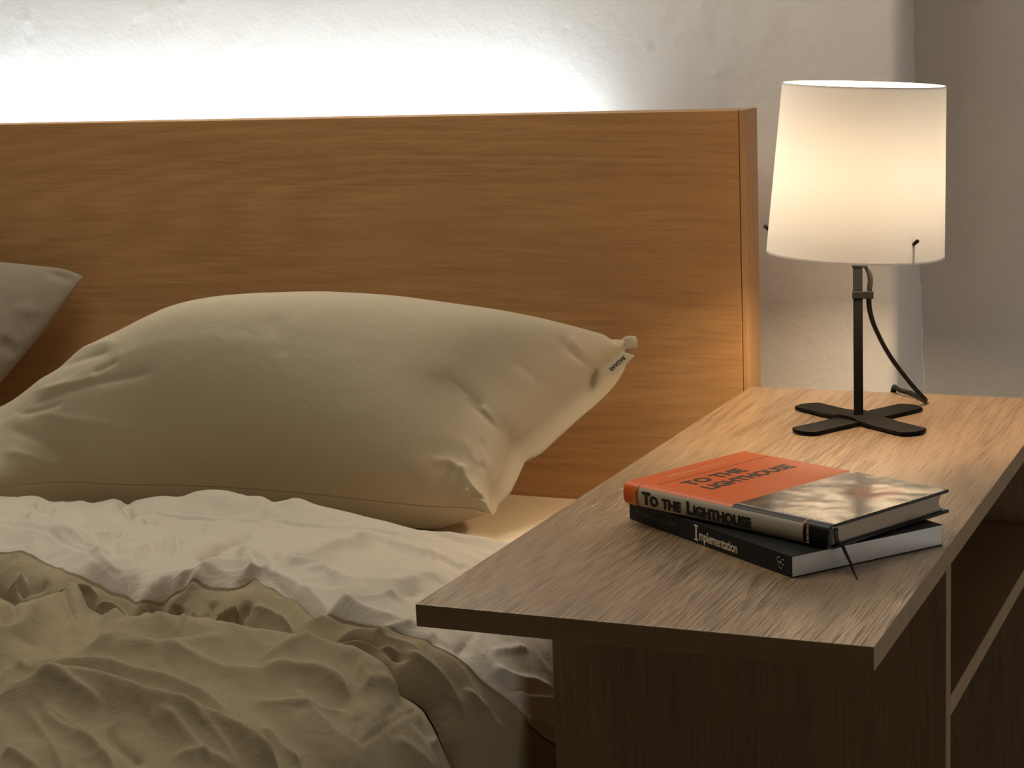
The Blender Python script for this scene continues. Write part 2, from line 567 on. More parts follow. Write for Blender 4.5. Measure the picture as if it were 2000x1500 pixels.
# LED strip on the back of the headboard
led_mat = NT('led_emitter')
led_mat.set(Base_Color=(0.9, 0.9, 0.9, 1))
led_mat.b.inputs['Emission Color'].default_value = LED_COLOR
led_mat.b.inputs['Emission Strength'].default_value = LED_STRENGTH
LX1 = -0.21
strip = thing('light_strip', 'glowing white light strip hidden behind the top of the headboard', 'light strip', (-0.8, HB + 0.012, 0.835))
from_bm('carrier', box_bm(BED_L + 0.15, LX1, HB - 0.0015, HB + 0.014, 0.828, 0.832), MAT['black'], strip)
from_bm('glowing_tape', box_bm(BED_L + 0.15, LX1, HB + 0.002, HB + 0.012, 0.8325, 0.8345), led_mat.mat, strip)

# ------------------------------------------------------------------ side table
TW, TB, TF, TH = 0.3066, -0.0125, -0.788, 0.0155
table = thing('side_table', 'narrow oak laminate side table with an overhanging top beside the bed', 'table', (TW / 2, -0.3, 0))
bm = box_bm(0, TW, TF, TB, TT - TH, TT, 0.0007, 2)
for f in bm.faces:
    n = f.normal
    f.material_index = 0 if abs(n.z) > 0.7 else 1
from_bm('tabletop', bm, [MAT['table'], MAT['table_edge']], table)
from_bm('side_panel', box_bm(0.0005, TW - 0.0005, -0.560, -0.545, 0.0, TT - TH - 0.0002, 0.0006, 1), [MAT['table_panel']], table)
from_bm('side_panel', box_bm(0.0005, TW - 0.0005, -0.045, -0.030, 0.0, TT - TH - 0.0002, 0.0006, 1), [MAT['table_panel']], table)
from_bm('shelf', box_bm(0.0005, TW - 0.0005, -0.5448, -0.0452, 0.4690, 0.4842, 0.0006, 1), [MAT['table_edge']], table)
from_bm('back_panel', box_bm(0.0005, 0.0065, -0.5448, -0.0452, 0.02, 0.4686, 0.0004, 1), [MAT['table_panel']], table)

# ------------------------------------------------------------------ table lamp
LB = np.array([0.1468, -0.1566, TT])
lamp = thing('table_lamp', 'lit table lamp with a white drum shade on a black crossed foot', 'lamp', tuple(LB))


def foot_bar(a, b, width, z0, z1, hop=0.0):
    """flat bar with bowed tips from a to b; hop raises its middle over the other bar"""
    a = np.array(a); b = np.array(b)
    L = np.linalg.norm(b - a); d = (b - a) / L; nrm = np.array([-d[1], d[0]])
    bm = bmesh.new()
    st = [0.0, 0.25, 0.40, 0.43, 0.5, 0.57, 0.60, 0.75, 1.0]
    bow = 0.006
    for s, zz in ((0, z0), (1, z1)):
        pass
    secs = []
    for i, s in enumerate(st):
        row = []
        up = hop * float(smooth01(np.array((0.5 - abs(s - 0.5)) / 0.5 * 0 + (0.115 - abs(s - 0.5)) / 0.03 + 0.0)))
        for k in range(9):
            w = (k / 8 - 0.5) * 2
            off = (bow * (1 - w * w)) * (-1 if i == 0 else 1 if i == len(st) - 1 else 0)
            p = a + d * (s * L + off) + nrm * w * width / 2
            row.append((p, up))
        secs.append(row)
    top = [[bm.verts.new((p[0], p[1], z1 + up)) for p, up in row] for row in secs]
    bot = [[bm.verts.new((p[0] - 0 * d[0], p[1], z0 + up)) for p, up in row] for row in secs]
    for i in range(len(st) - 1):
        for k in range(8):
            bm.faces.new((top[i][k], top[i + 1][k], top[i + 1][k + 1], top[i][k + 1]))
            bm.faces.new((bot[i][k], bot[i][k + 1], bot[i + 1][k + 1], bot[i + 1][k]))
        bm.faces.new((top[i][0], bot[i][0], bot[i + 1][0], top[i + 1][0]))
        bm.faces.new((top[i][8], top[i + 1][8], bot[i + 1][8], bot[i][8]))
    for k in range(8):
        bm.faces.new((top[0][k], top[0][k + 1], bot[0][k + 1], bot[0][k]))
        bm.faces.new((top[-1][k], bot[-1][k], bot[-1][k + 1], top[-1][k + 1]))
    bmesh.ops.recalc_face_normals(bm, faces=bm.faces)
    return bm


from_bm('foot_bar', foot_bar((0.112, -0.2205), (0.182, -0.094), 0.029, TT + 0.0012, TT + 0.0042), MAT['black'], lamp)
from_bm('foot_bar', foot_bar((0.0855, -0.1095), (0.207, -0.2005), 0.0295, TT + 0.0012, TT + 0.0042, 0.0031), MAT['black'], lamp)
for (x, y) in ((0.118, -0.210), (0.176, -0.105), (0.094, -0.116), (0.199, -0.194)):
    bm = bmesh.new()
    bmesh.ops.create_cone(bm, cap_ends=True, segments=16, radius1=0.006, radius2=0.006, depth=0.0012, matrix=Matrix.Translation((x, y, TT + 0.0007)))
    from_bm('rubber_pad', bm, MAT['cord'], lamp)
# square pole, turned like the foot
va = math.atan2(0.233, 0.972)
RT = np.array([math.cos(va), math.sin(va), 0.0])          # sideways to the viewer, level
FW = np.array([-RT[1], RT[0], 0.0])                        # away from the viewer


def turned_box(cx, cy, z0, z1, wx, wy, ang, bevel=0.0005):
    bm = box_bm(-wx / 2, wx / 2, -wy / 2, wy / 2, z0, z1, bevel, 1)
    bm.transform(Matrix.Translation((cx, cy, 0)) @ Matrix.Rotation(ang, 4, 'Z'))
    return bm


from_bm('pole', turned_box(LB[0], LB[1], TT + 0.007, TT + 0.20, 0.0086, 0.0086, va), MAT['black'], lamp)
zc = on_y((1678, 575), LB[1])[2]
clip = LB + RT * 0.0045
from_bm('cord_clip', turned_box(clip[0], clip[1], zc - 0.0034, zc + 0.0034, 0.0192, 0.0125, va), MAT['black'], lamp)
zt = on_y((1680, 517), LB[1])[2]
fl = LB + RT * 0.0015
from_bm('shade_bracket', turned_box(fl[0], fl[1], zt - 0.002, zt + 0.004, 0.0135, 0.012, va), MAT['black'], lamp)
# shade: a truncated cone leaning a little to the right
TILT = math.radians(3.3)
axis = np.array([0, 0, 1.0]) * math.cos(TILT) + RT * math.sin(TILT)
side = RT * math.cos(TILT) - np.array([0, 0, 1.0]) * math.sin(TILT)
sh_bot = on_y((1669.5, 496), LB[1])
sh_top_z = on_y((1690.5, 164.5), LB[1])
SH = float(np.linalg.norm(sh_top_z - sh_bot))
sh_bot = LB + (sh_bot - LB) @ RT * RT + np.array([0, 0, sh_bot[2] - LB[2]])
R0, R1 = 0.0803, 0.0727


def shade_pt(h, r, a):
    return sh_bot + axis * h + side * r * math.cos(a) + FW * r * math.sin(a)


bm = bmesh.new()
N = 96
prof = [(0.003, R0 - 0.0016), (0.0, R0 - 0.0014), (0.0, R0), (SH * 0.25, R0 + (R1 - R0) * .25), (SH * .5, R0 + (R1 - R0) * .5), (SH * .75, R0 + (R1 - R0) * .75), (SH, R1),
        (SH, R1 - 0.0014), (SH - 0.003, R1 - 0.0016)]
rings = [[bm.verts.new(shade_pt(h, r, 2 * math.pi * k / N)) for k in range(N)] for h, r in prof]
for i in range(len(rings) - 1):
    a, b = rings[i], rings[i + 1]
    for k in range(N):
        bm.faces.new((a[k], a[(k + 1) % N], b[(k + 1) % N], b[k]))
bmesh.ops.recalc_face_normals(bm, faces=bm.faces)
m = NT('opal_acrylic')
m.t.nodes.remove(m.b)
out = m.t.nodes['Material Output']
tr = m.n('ShaderNodeBsdfTranslucent', i_Color=(0.80, 0.79, 0.77, 1))
df = m.n('ShaderNodeBsdfDiffuse', i_Color=(0.88, 0.86, 0.83, 1))
gl = m.n('ShaderNodeBsdfGlossy', i_Roughness=0.35)
mx = m.n('ShaderNodeMixShader', i_0=0.964); m.l(tr, 0, mx, 1); m.l(df, 0, mx, 2)
mx2 = m.n('ShaderNodeMixShader', i_0=0.04); m.l(mx, 0, mx2, 1); m.l(gl, 0, mx2, 2)
m.l(mx2, 0, out, 'Surface')
MAT['shade'] = m.mat
shade = from_bm('shade', bm, MAT['shade'], lamp, smooth=False)
shade['label'] = 'white translucent drum shade'
# three spokes that carry the shade, their dark pins showing through its wall
HP = SH * 0.108
for ang in (-51, 172, 62):
    a = math.radians(ang)
    p1 = shade_pt(HP, R0 - 0.003, a); p0 = shade_pt(HP - 0.006, 0.004, a)
    pin_out = shade_pt(HP + 0.0052, R0 + 0.0042, a)
    sp = tube('spoke', [p0, p1], 0.0009, MAT['black'], lamp, sides=8)
    tube('pin', [p1, pin_out], 0.0017, MAT['bronze'], sp, sides=10)
for ang in (-51, 172, 62):
    a = math.radians(ang)
    bm = bmesh.new()
    for h0, h1 in ((0.0004, HP),):
        vs_ = [bm.verts.new(shade_pt(h, R0 + (R1 - R0) * h / SH + d_, a + da)) for d_ in (0.0001, 0.0005) for h, da in ((h0, -0.009), (h1, -0.009), (h1, 0.009), (h0, 0.009))]
        for f in ((4, 5, 6, 7), (0, 3, 2, 1), (0, 1, 5, 4), (1, 2, 6, 5), (2, 3, 7, 6), (3, 0, 4, 7)):
            bm.faces.new([vs_[i] for i in f])
    from_bm('slot_edge', bm, MAT['shade'], shade)
zb = float((sh_bot + axis * 0.07)[2])
hub = sh_bot + axis * 0.012
tube('socket', [tuple(sh_bot - axis * 0.003), tuple(sh_bot + axis * 0.030)], 0.013, MAT['black'], lamp, sides=20)
# bulb: frosted globe round the light
bm = bmesh.new()
bc = sh_bot + axis * 0.070
bmesh.ops.create_uvsphere(bm, u_segments=24, v_segments=20, radius=0.021, matrix=Matrix.Translation(bc))
for v in bm.verts:
    dz = (v.co.z - bc[2]) / 0.021
    f = 1 - 0.30 * max(-dz, 0) ** 1.5
    v.co.x = bc[0] + (v.co.x - bc[0]) * f; v.co.y = bc[1] + (v.co.y - bc[1]) * f
    v.co.z = bc[2] + dz * 0.046
m = NT('glowing_bulb')
m.b.inputs['Emission Color'].default_value = (*BULB_COLOR, 1)
AREA = 4 * math.pi * 0.021 ** 2 * 1.75
m.b.inputs['Emission Strength'].default_value = BULB_POWER / (math.pi * AREA)
bulb = from_bm('bulb', bm, m.mat, lamp, smooth=True)

# cord: from the bracket through the clip, down to the table, back over its rear edge
def at_rt(px, py, off):
    """a point on the pole's plane, moved back by off"""
    p = on_y((px, py), LB[1] + off)
    return p


cord_pts = [at_rt(1690, 516, .0), at_rt(1697, 530, .0), at_rt(1700, 548, .0), at_rt(1698, 566, .0), at_rt(1697, 590, .002), at_rt(1702, 620, .010),
            at_rt(1716, 655, .024), at_rt(1738, 695, .045), at_rt(1765, 732, .066), at_rt(1788, 760, .080)]
e1 = on_z((1807, 780), TT + 0.004)
e2 = on_z((1797, 776), TT + 0.003); e3 = on_z((1778, 768), TT + 0.004); e4 = on_z((1760, 763), TT + 0.0055)
cord_pts += [at_rt(1800, 773, .086), e1, e2, e3, e4, np.array([e4[0] - .012, TB + 0.006, TT + 0.003]), np.array([e4[0] - .016, TB + 0.012, TT - 0.02]), np.array([e4[0] - .018, TB + 0.014, TT - 0.12])]
cp = catmull(np.array(cord_pts), 90)
tube('cord', cp, 0.0031, MAT['cord'], lamp, sides=10, flat=0.7)


# ------------------------------------------------------------------ books
def frame(origin, xdir, up=(0, 0, 1)):
    x = Vector(xdir).normalized(); z = Vector(up).normalized()
    y = z.cross(x).normalized()
    m = Matrix((x, y, z)).transposed().to_4x4()
    m.translation = Vector(origin)
    return m



def zone_box(name, x0, x1, y0, y1, z0, z1, M, mats, cuts_x, pick, parent, bevel=0.0004):
    bm = box_bm(x0, x1, y0, y1, z0, z1, bevel, 1)
    for c in cuts_x:
        g = list(bm.verts) + list(bm.edges) + list(bm.faces)
        bmesh.ops.bisect_plane(bm, geom=g, plane_co=(c, 0, 0), plane_no=(1, 0, 0))
    for f in bm.faces:
        f.material_index = pick(f.calc_center_median(), f.normal)
    bm.transform(M)
    return from_bm(name, bm, mats, parent)


def gloss(name, col, rough, coat=0.0):
    m = NT(name)
    m.set(Base_Color=(*col, 1), Roughness=rough)
    m.b.inputs['Coat Weight'].default_value = coat
    m.b.inputs['Coat Roughness'].default_value = 0.12
    return m.mat


MAT['jacket_orange'] = gloss('orange_jacket', (0.86, 0.150, 0.020), 0.45, 0.05)
MAT['jacket_black'] = plain('black_jacket', (0.009, 0.009, 0.009), 0.42, 0.0, 0.3)
MAT['jacket_label'] = gloss('cream_label', (0.56, 0.51, 0.40), 0.45, 0.2)
MAT['gold'] = plain('gold_print', (0.75, 0.42, 0.09), 0.4)
MAT['pale_print'] = plain('pale_print', (0.86, 0.46, 0.28), 0.5)
MAT['cream_print'] = plain('cream_print', (0.88, 0.82, 0.64), 0.5)
MAT['dim_print'] = plain('dim_green_print', (0.10, 0.115, 0.09), 0.5)
MAT['grey_print'] = plain('grey_print', (0.34, 0.33, 0.30), 0.5)
MAT['ribbon'] = plain('dark_green_ribbon', (0.012, 0.017, 0.013), 0.55)
MAT['line_dark'] = plain('dark_red_line', (0.16, 0.025, 0.010), 0.5)


def pages(name, col, axis):
    m = NT(name)
    sc = [30.0, 30.0, 30.0]; sc[2] = 2600.0
    mp = m.coords(tuple(sc))
    n = m.n('ShaderNodeTexNoise', i_Scale=1.0, i_Detail=2.0); m.l(mp, 'Vector', n, 'Vector')
    r = m.ramp([(0.3, tuple(c * 0.82 for c in col)), (0.7, col)]); m.l(n, 'Fac', r, 'Fac')
    m.l(r, 'Color', m.b, 'Base Color'); m.set(Roughness=0.9)
    return m.mat


MAT['pages_cream'] = pages('cream_page_edges', (0.46, 0.38, 0.28), 0)
MAT['pages_white'] = pages('white_page_edges', (0.82, 0.83, 0.80), 0)

# --- lower book: a slim black paperback
BL_, BW_, BT_ = 0.1994, 0.1335, 0.0150
bA = np.array([0.0621, -0.5428, TT]); bB = np.array([0.2220, -0.6620, TT])
F2 = frame(bA + np.array([0, 0, 0.0002]), bB - bA)
low = thing('book', 'slim black paperback lying under the orange hardback', 'book', tuple((bA + bB) / 2 + np.array([0.04, 0.053, 0])), 'books stacked on the side table')
low['label'] = 'slim black paperback at the bottom of the stack, white page edges showing'
ct = 0.0005
MAT['paper_cover'] = plain('black_paper_cover', (0.014, 0.015, 0.014), 0.5, 0.0, 0.22)
bm = box_bm(0, BL_, 0, BW_, 0, ct, 0); bm.transform(F2); from_bm('back_cover', bm, MAT['paper_cover'], low)
bm = box_bm(0, BL_, 0, BW_, BT_ - ct, BT_, 0); bm.transform(F2); from_bm('front_cover', bm, MAT['paper_cover'], low)
bm = box_bm(0, BL_, -ct, 0.0, 0, BT_, 0.0002, 1); bm.transform(F2); sp2 = from_bm('spine', bm, MAT['paper_cover'], low)
bm = box_bm(0.0004, BL_ - 0.0003, 0.0002, BW_ - 0.0006, ct, BT_ - ct, 0); bm.transform(F2); from_bm('page_block', bm, MAT['pages_white'], low)


def on_spine(F, x, z, y=-0.0006):
    """text frame on a spine: reading along +x, up +z, facing out (-y)"""
    R = Matrix(((1, 0, 0, x), (0, 0, -1, y), (0, 1, 0, z), (0, 0, 0, 1)))
    return F @ R


zc2 = BT_ * 0.5
text_mesh('lettering', 'PRESSMAN and WILDAVSKY', 0.0052, MAT['dim_print'], sp2, on_spine(F2, 0.010, zc2), bold=0.00002, xscale=0.83)
text_mesh('lettering', 'I', 0.0150, MAT['cream_print'], sp2, on_spine(F2, 0.0865, zc2 - 0.0001), bold=0.00035, xscale=0.9)
bm = bmesh.new()
for zz in (zc2 + 0.0049, zc2 - 0.0056):
    b = box_bm(0.0858, 0.0908, -0.0008, -0.0005, zz, zz + 0.0009)
    me_ = bpy.data.meshes.new('t'); b.to_mesh(me_); b.free(); bm.from_mesh(me_); bpy.data.meshes.remove(me_)
bm.transform(F2); from_bm('lettering', bm, MAT['cream_print'], sp2)
text_mesh('lettering', 'mplementation', 0.0104, MAT['cream_print'], sp2, on_spine(F2, 0.0915, zc2 - 0.0012), bold=0.00016, xscale=0.74)
# interlaced outline emblem near the foot of the spine
for k, (ex, ez, w, h) in enumerate(((0.1855, zc2 + 0.0022, 0.0036, 0.0036), (0.1875, zc2 - 0.0016, 0.0036, 0.0042), (0.1900, zc2 + 0.0012, 0.0032, 0.0040))):
    ring = [F2 @ Vector((ex + w / 2 * math.cos(a), -0.0007, ez + h / 2 * math.sin(a))) for a in np.linspace(0.6, 2 * math.pi - 0.2, 22)]
    tube('emblem', ring, 0.00035, MAT['grey_print'], sp2, sides=5)

# --- upper book: orange jacketed hardback, turned a little on the other
L1, W1, T1 = 0.198, 0.1325, 0.0175
Z1 = TT + BT_ + 0.0004
c1 = np.array([0.0645, -0.5570, Z1]); c2 = np.array([0.2436, -0.6420, Z1])
F1 = frame(c1, c2 - c1)
up = thing('book', 'orange and black hardback with a cream spine label, on top of the stack', 'book', tuple((c1 + c2) / 2 + np.array([0.03, 0.06, 0])), 'books stacked on the side table')
XL = 0.0155     # end of the orange head of the spine
XB = 0.1085     # where the cover turns from orange to the picture
XK = 0.1760     # black foot of the spine
bt = 0.0024

mpic = NT('cover_picture')
mp = mpic.coords((26, 26, 26))
n1 = mpic.n('ShaderNodeTexNoise', i_Scale=1.0, i_Detail=6.0, i_Roughness=0.62, i_Distortion=0.5); mpic.l(mp, 'Vector', n1, 'Vector')
r1 = mpic.ramp([(0.40, (0.015, 0.013, 0.011)), (0.52, (0.09, 0.08, 0.062)), (0.66, (0.50, 0.45, 0.37))]); mpic.l(n1, 'Fac', r1, 'Fac')
pr = on_z((1712, 962), Z1 + T1)
tc = mpic.n('ShaderNodeTexCoord'); vs = mpic.n('ShaderNodeVectorMath', operation='DISTANCE'); vs.inputs[1].default_value = tuple(pr)
mpic.l(tc, 'Object', vs, 0)
n2 = mpic.n('ShaderNodeMath', operation='MULTIPLY_ADD', i_1=0.02); mpic.l(n1, 'Fac', n2, 0); mpic.l(vs, 'Value', n2, 2)
r2 = mpic.ramp([(0.024, (1, 1, 1)), (0.034, (0, 0, 0))]); mpic.l(n2, 'Value', r2, 'Fac')
mxp = mpic.n('ShaderNodeMix', data_type='RGBA'); mpic.l(r2, 'Color', mxp, 'Factor'); mpic.l(r1, 'Color', mxp, 'A')
mxp.inputs['B'].default_value = (0.36, 0.09, 0.035, 1)
mpic.l(mxp, 'Result', mpic.b, 'Base Color'); mpic.set(Roughness=0.28)
nb = mpic.n('ShaderNodeTexNoise', i_Scale=1.6, i_Detail=1.0); mpic.l(mp, 'Vector', nb, 'Vector')
bb = mpic.n('ShaderNodeBump', i_Strength=0.5, i_Distance=0.002); mpic.l(nb, 'Fac', bb, 'Height'); mpic.l(bb, 'Normal', mpic.b, 'Normal')
mpic.b.inputs['Coat Weight'].default_value = 0.7; mpic.b.inputs['Coat Roughness'].default_value = 0.15
mpic.l(bb, 'Normal', mpic.b, 'Coat Normal')
JM = [MAT['jacket_orange'], MAT['jacket_black'], mpic.mat, MAT['jacket_label']]

front = zone_box('front_board', 0, L1, 0.0052, W1, T1 - bt, T1, F1, JM, (XB,),
                 lambda c, n: (0 if c.x < XB else 2) if n.z > 0.5 else (0 if (c.x < 0.002 or c.x < XB) else 1), up)
zone_box('back_board', 0, L1, 0.0052, W1, 0, bt, F1, JM, (), lambda c, n: 1, up)
# spine: rounded strip wrapping from the back board to the front board, with a shallow hinge groove
prof = [(0.0062, 0.0004), (0.0030, 0.0001), (0.0006, 0.0005), (-0.0014, 0.0022), (-0.0024, 0.0050), (-0.0028, 0.0088), (-0.0024, 0.0128),
        (-0.0013, 0.0156), (0.0008, 0.0171), (0.0032, 0.0174), (0.0062, 0.0170)]
inner = [(y + 0.0010, 0.00875 + (z - 0.00875) * 0.86) for y, z in prof[::-1]]
loop = prof + inner
xcuts = [0, 0.0008, XL - 0.0007, XL, XB, XK - 0.0009, XK, L1 - 0.0008, L1]
bm = bmesh.new()
rows = [[bm.verts.new((x, y, z)) for y, z in loop] for x in xcuts]
for i in range(len(xcuts) - 1):
    xm = (xcuts[i] + xcuts[i + 1]) / 2
    for k in range(len(loop)):
        f = bm.faces.new((rows[i][k], rows[i][(k + 1) % len(loop)], rows[i + 1][(k + 1) % len(loop)], rows[i + 1][k]))
        kk = min(k, len(prof) - 1)
        label_zone = XL < xm < XK - 0.0009 and 1 <= k <= 6
        f.material_index = (0 if xm < XL - 0.0007 else 1 if xm < XL else 3 if label_zone else 0 if xm < XB else 0 if XK - 0.0009 < xm < XK else 1)
        f.smooth = k < len(prof) - 1
bm.faces.new(rows[0][::-1]).material_index = 0
bm.faces.new(rows[-1]).material_index = 1
bmesh.ops.recalc_face_normals(bm, faces=bm.faces)
bm.transform(F1)
spine1 = from_bm('spine', bm, JM, up)
# page block with a hollow fore-edge
bm = bmesh.new()
nseg = 10
ends = []
for x in (0.0032, L1 - 0.0032):
    ring = [bm.verts.new((x, 0.0008, bt)), ]
    for k in range(nseg + 1):
        z = bt + (T1 - 2 * bt) * k / nseg
        ring.append(bm.verts.new((x, W1 - 0.0035 - 0.0045 * math.sin(math.pi * k / nseg), z)))
    ring.append(bm.verts.new((x, 0.0008, T1 - bt)))
    ends.append(ring)
n_ = len(ends[0])
for k in range(n_):
    bm.faces.new((ends[0][k], ends[0][(k + 1) % n_], ends[1][(k + 1) % n_], ends[1][k]))
bm.faces.new(ends[0][::-1]); bm.faces.new(ends[1])
bmesh.ops.recalc_face_normals(bm, faces=bm.faces)
bm.transform(F1)
from_bm('page_block', bm, MAT['pages_cream'], up)
# headband
bm = box_bm(L1 - 0.0033, L1 - 0.0020, 0.0012, 0.0052, bt + 0.0005, T1 - bt - 0.0005, 0.0005, 1); bm.transform(F1)
from_bm('headband', bm, MAT['ribbon'], up)
# ribbon marker hanging down over the lower book to the table top
rb = [F1 @ Vector((L1 - 0.0023, 0.0085, T1 - bt - 0.002)), F1 @ Vector((L1 - 0.0018, 0.0095, bt + 0.002)), F1 @ Vector((L1 + 0.0012, 0.0105, 0.0015))]
for q in ((1652, 1080, 0.6135), (1660, 1096, 0.6085), (1664, 1106, 0.6040), (1668, 1118, 0.6012), (1675, 1130, 0.6010)):
    rb.append(Vector(on_z(q[:2], q[2])))
rb = catmull(np.array([tuple(v) for v in rb]), 26)
d1 = np.array(F1.col[1][:3])
wv = np.linspace(1, 0.35, 26)[:, None] * 0.0042
jag = np.array([0, 0.0003, 0.0006])
Vr = np.stack([rb - d1 * wv * 0.5, rb, rb + d1 * wv * 0.5], 1)
Vr[:, 1] += np.array([0.0002, -0.0003, 0.0002])
rib = grid_mesh('ribbon_marker', Vr, MAT['ribbon'], up)
so = rib.modifiers.new('thick', 'SOLIDIFY'); so.thickness = 0.0004
# lettering on the jacket
zc1 = 0.0066
text_mesh('lettering', 'T', 0.0132, MAT['ink'], spine1, on_spine(F1, 0.0205, 0.0080, -0.00305), bold=0.00055)
text_mesh('lettering', 'O', 0.0104, MAT['ink'], spine1, on_spine(F1, 0.0282, 0.0070, -0.00305), bold=0.0005)
text_mesh('lettering', 'THE', 0.0104, MAT['ink'], spine1, on_spine(F1, 0.0408, 0.0070, -0.00305), bold=0.0005)
text_mesh('lettering', 'L', 0.0132, MAT['ink'], spine1, on_spine(F1, 0.0655, 0.0080, -0.00305), bold=0.00055)
text_mesh('lettering', 'IGHTHOUSE', 0.0104, MAT['ink'], spine1, on_spine(F1, 0.0722, 0.0070, -0.00305), bold=0.0005, xscale=0.97)


def across_spine(F, x, z, y=-0.0031):
    """lettering across the spine: reading upward"""
    R = Matrix(((0, -1, 0, x), (0, 0, -1, y), (1, 0, 0, z), (0, 0, 0, 1)))
    return F @ R


text_mesh('lettering', 'WOOLF', 0.0044, MAT['gold'], spine1, across_spine(F1, 0.0122, 0.0088), bold=0.0001, align='CENTER', xscale=0.95)
text_mesh('lettering', 'EVERYMAN', 0.0030, MAT['cream_print'], spine1, across_spine(F1, 0.1805, 0.0090), bold=0.00002, align='CENTER', xscale=0.85)


def on_cover(F, x, y, z):
    """lettering on the front: reading from the spine to the fore-edge, head towards x = 0"""
    R = Matrix(((0, -1, 0, x), (1, 0, 0, y), (0, 0, 1, z), (0, 0, 0, 1)))
    return F @ R


text_mesh('lettering', 'VIRGINIA WOOLF', 0.0088, MAT['pale_print'], front, on_cover(F1, 0.0150, 0.030, T1 + 0.00003), extrude=0.00005, xscale=0.92)
text_mesh('lettering', 'TO THE', 0.0175, MAT['ink'], front, on_cover(F1, 0.0425, 0.022, T1 + 0.00003), extrude=0.00005, bold=0.0008)
text_mesh('lettering', 'LIGHTHOUSE', 0.0175, MAT['ink'], front, on_cover(F1, 0.0620, 0.022, T1 + 0.00003), extrude=0.00005, bold=0.0008, xscale=0.90)
bm = box_bm(0.0262, 0.0272, 0.008, W1 - 0.001, T1, T1 + 0.00006); bm.transform(F1)
from_bm('cover_rule', bm, MAT['line_dark'], front)

# ------------------------------------------------------------------ pillow leaning on the headboard
def edge3(pts, ys):
    """pts: pixels, ys: depth at first and last; depth runs evenly along the edge"""
    P = np.array(pts, float)
    d = np.r_[0, np.cumsum(np.hypot(*np.diff(P, axis=0).T))]; d /= d[-1]
    return np.array([on_y(p, ys[0] + (ys[1] - ys[0]) * t) for p, t in zip(P, d)])


NU, NV = 300, 200
PBR = on_z((961, 1004), 0.506)
e_right = edge3([(961, 1004), (957, 985), (955, 962), (970, 933), (979, 904), (988, 875), (994, 860), (1017, 848), (1052, 816), (1093, 781), (1152, 740),
                 (1172, 726), (1221, 686), (1236, 672)], (PBR[1], -0.040))
e_bot = np.array([on_z(p, z) for p, z in [((-300, 1005), .488), ((-120, 975), .496), ((0, 955), .504), ((60, 946), .507), ((130, 942), .509), ((220, 946), .510),
                                           ((400, 950), .511), ((550, 960), .510), ((700, 975), .509), ((780, 984), .508), ((850, 990), .507), ((920, 993), .506), ((961, 1004), .506)]])
e_bot[:, 1] = np.maximum(e_bot[:, 1], -0.268)      # clear of the duvet's rim
PTL = on_y((-170, 850), -0.17)
PTR = e_right[-1]
tt_ = np.linspace(0, 1, 20)[:, None]
e_top = PTL * (1 - tt_) + PTR * tt_
e_top[:, 2] += 0.012 * np.sin(math.pi * tt_[:, 0])
e_left = np.array([e_bot[0] * (1 - t) + PTL * t + np.array([-0.02, 0, 0]) * math.sin(math.pi * t) for t in np.linspace(0, 1, 12)])


def coons(eb, et, el, er, nu, nv):
    b = catmull(eb, nu); t = catmull(et, nu); l = catmull(el, nv); r = catmull(er, nv)
    u = np.linspace(0, 1, nu)[:, None, None]; v = np.linspace(0, 1, nv)[None, :, None]
    S = ((1 - v) * b[:, None] + v * t[:, None] + (1 - u) * l[None] + u * r[None]
         - ((1 - u) * (1 - v) * b[0] + u * (1 - v) * b[-1] + (1 - u) * v * t[0] + u * v * t[-1]))
    return S


def dense(n):
    """samples crowded to both ends so that rolled edges stay round"""
    t = np.linspace(0, 1, n)
    return 0.5 - 0.5 * np.cos(np.pi * t) * (0.75 + 0.25 * np.abs(np.cos(np.pi * t)))


def resample(S):
    nu, nv = S.shape[:2]
    du = dense(nu) * (nu - 1); dv = dense(nv) * (nv - 1)
    i = np.clip(du.astype(int), 0, nu - 2); f = (du - i)[:, None, None]
    S = S[i] * (1 - f) + S[i + 1] * f
    j = np.clip(dv.astype(int), 0, nv - 2); g = (dv - j)[None, :, None]
    return S[:, j] * (1 - g) + S[:, j + 1] * g


PILLOW_A = [0.045, 0.045, 0.045, 0.0621, 0.0989, 0.1223, 0.1448, 0.1654, 0.1673, 0.1698, 0.1686, 0.1610, 0.1530, 0.1100]


def pillow_surfaces(S, amp, back_amp, pw=0.5, nrm=None, vpeak=1.0):
    S = resample(S)
    nu, nv = S.shape[:2]
    u = dense(nu)[:, None]; v = dense(nv)[None, :]
    A = np.interp(u[:, 0], np.linspace(0, 1, 400), catmull(np.stack([np.linspace(0, 1, len(amp)), amp], 1), 400)[:, 1])
    kk = np.hanning(41); kk /= kk.sum()
    A = np.convolve(np.pad(A, 20, mode='edge'), kk, 'valid')[:, None]
    vb = v ** vpeak
    prof = (4 * u * (1 - u)) ** 0.42 * (4 * vb * (1 - vb)) ** pw
    if nrm is None:
        n = np.cross(np.gradient(S, axis=0), np.gradient(S, axis=1))
        n /= np.linalg.norm(n, axis=-1, keepdims=True) + 1e-12
        n = n.mean((0, 1)); n /= np.linalg.norm(n)
    else:
        n = np.array(nrm)
    B = np.interp(u, np.linspace(0, 1, len(back_amp)), back_amp)
    return S, A * prof, B * prof, n, u, v


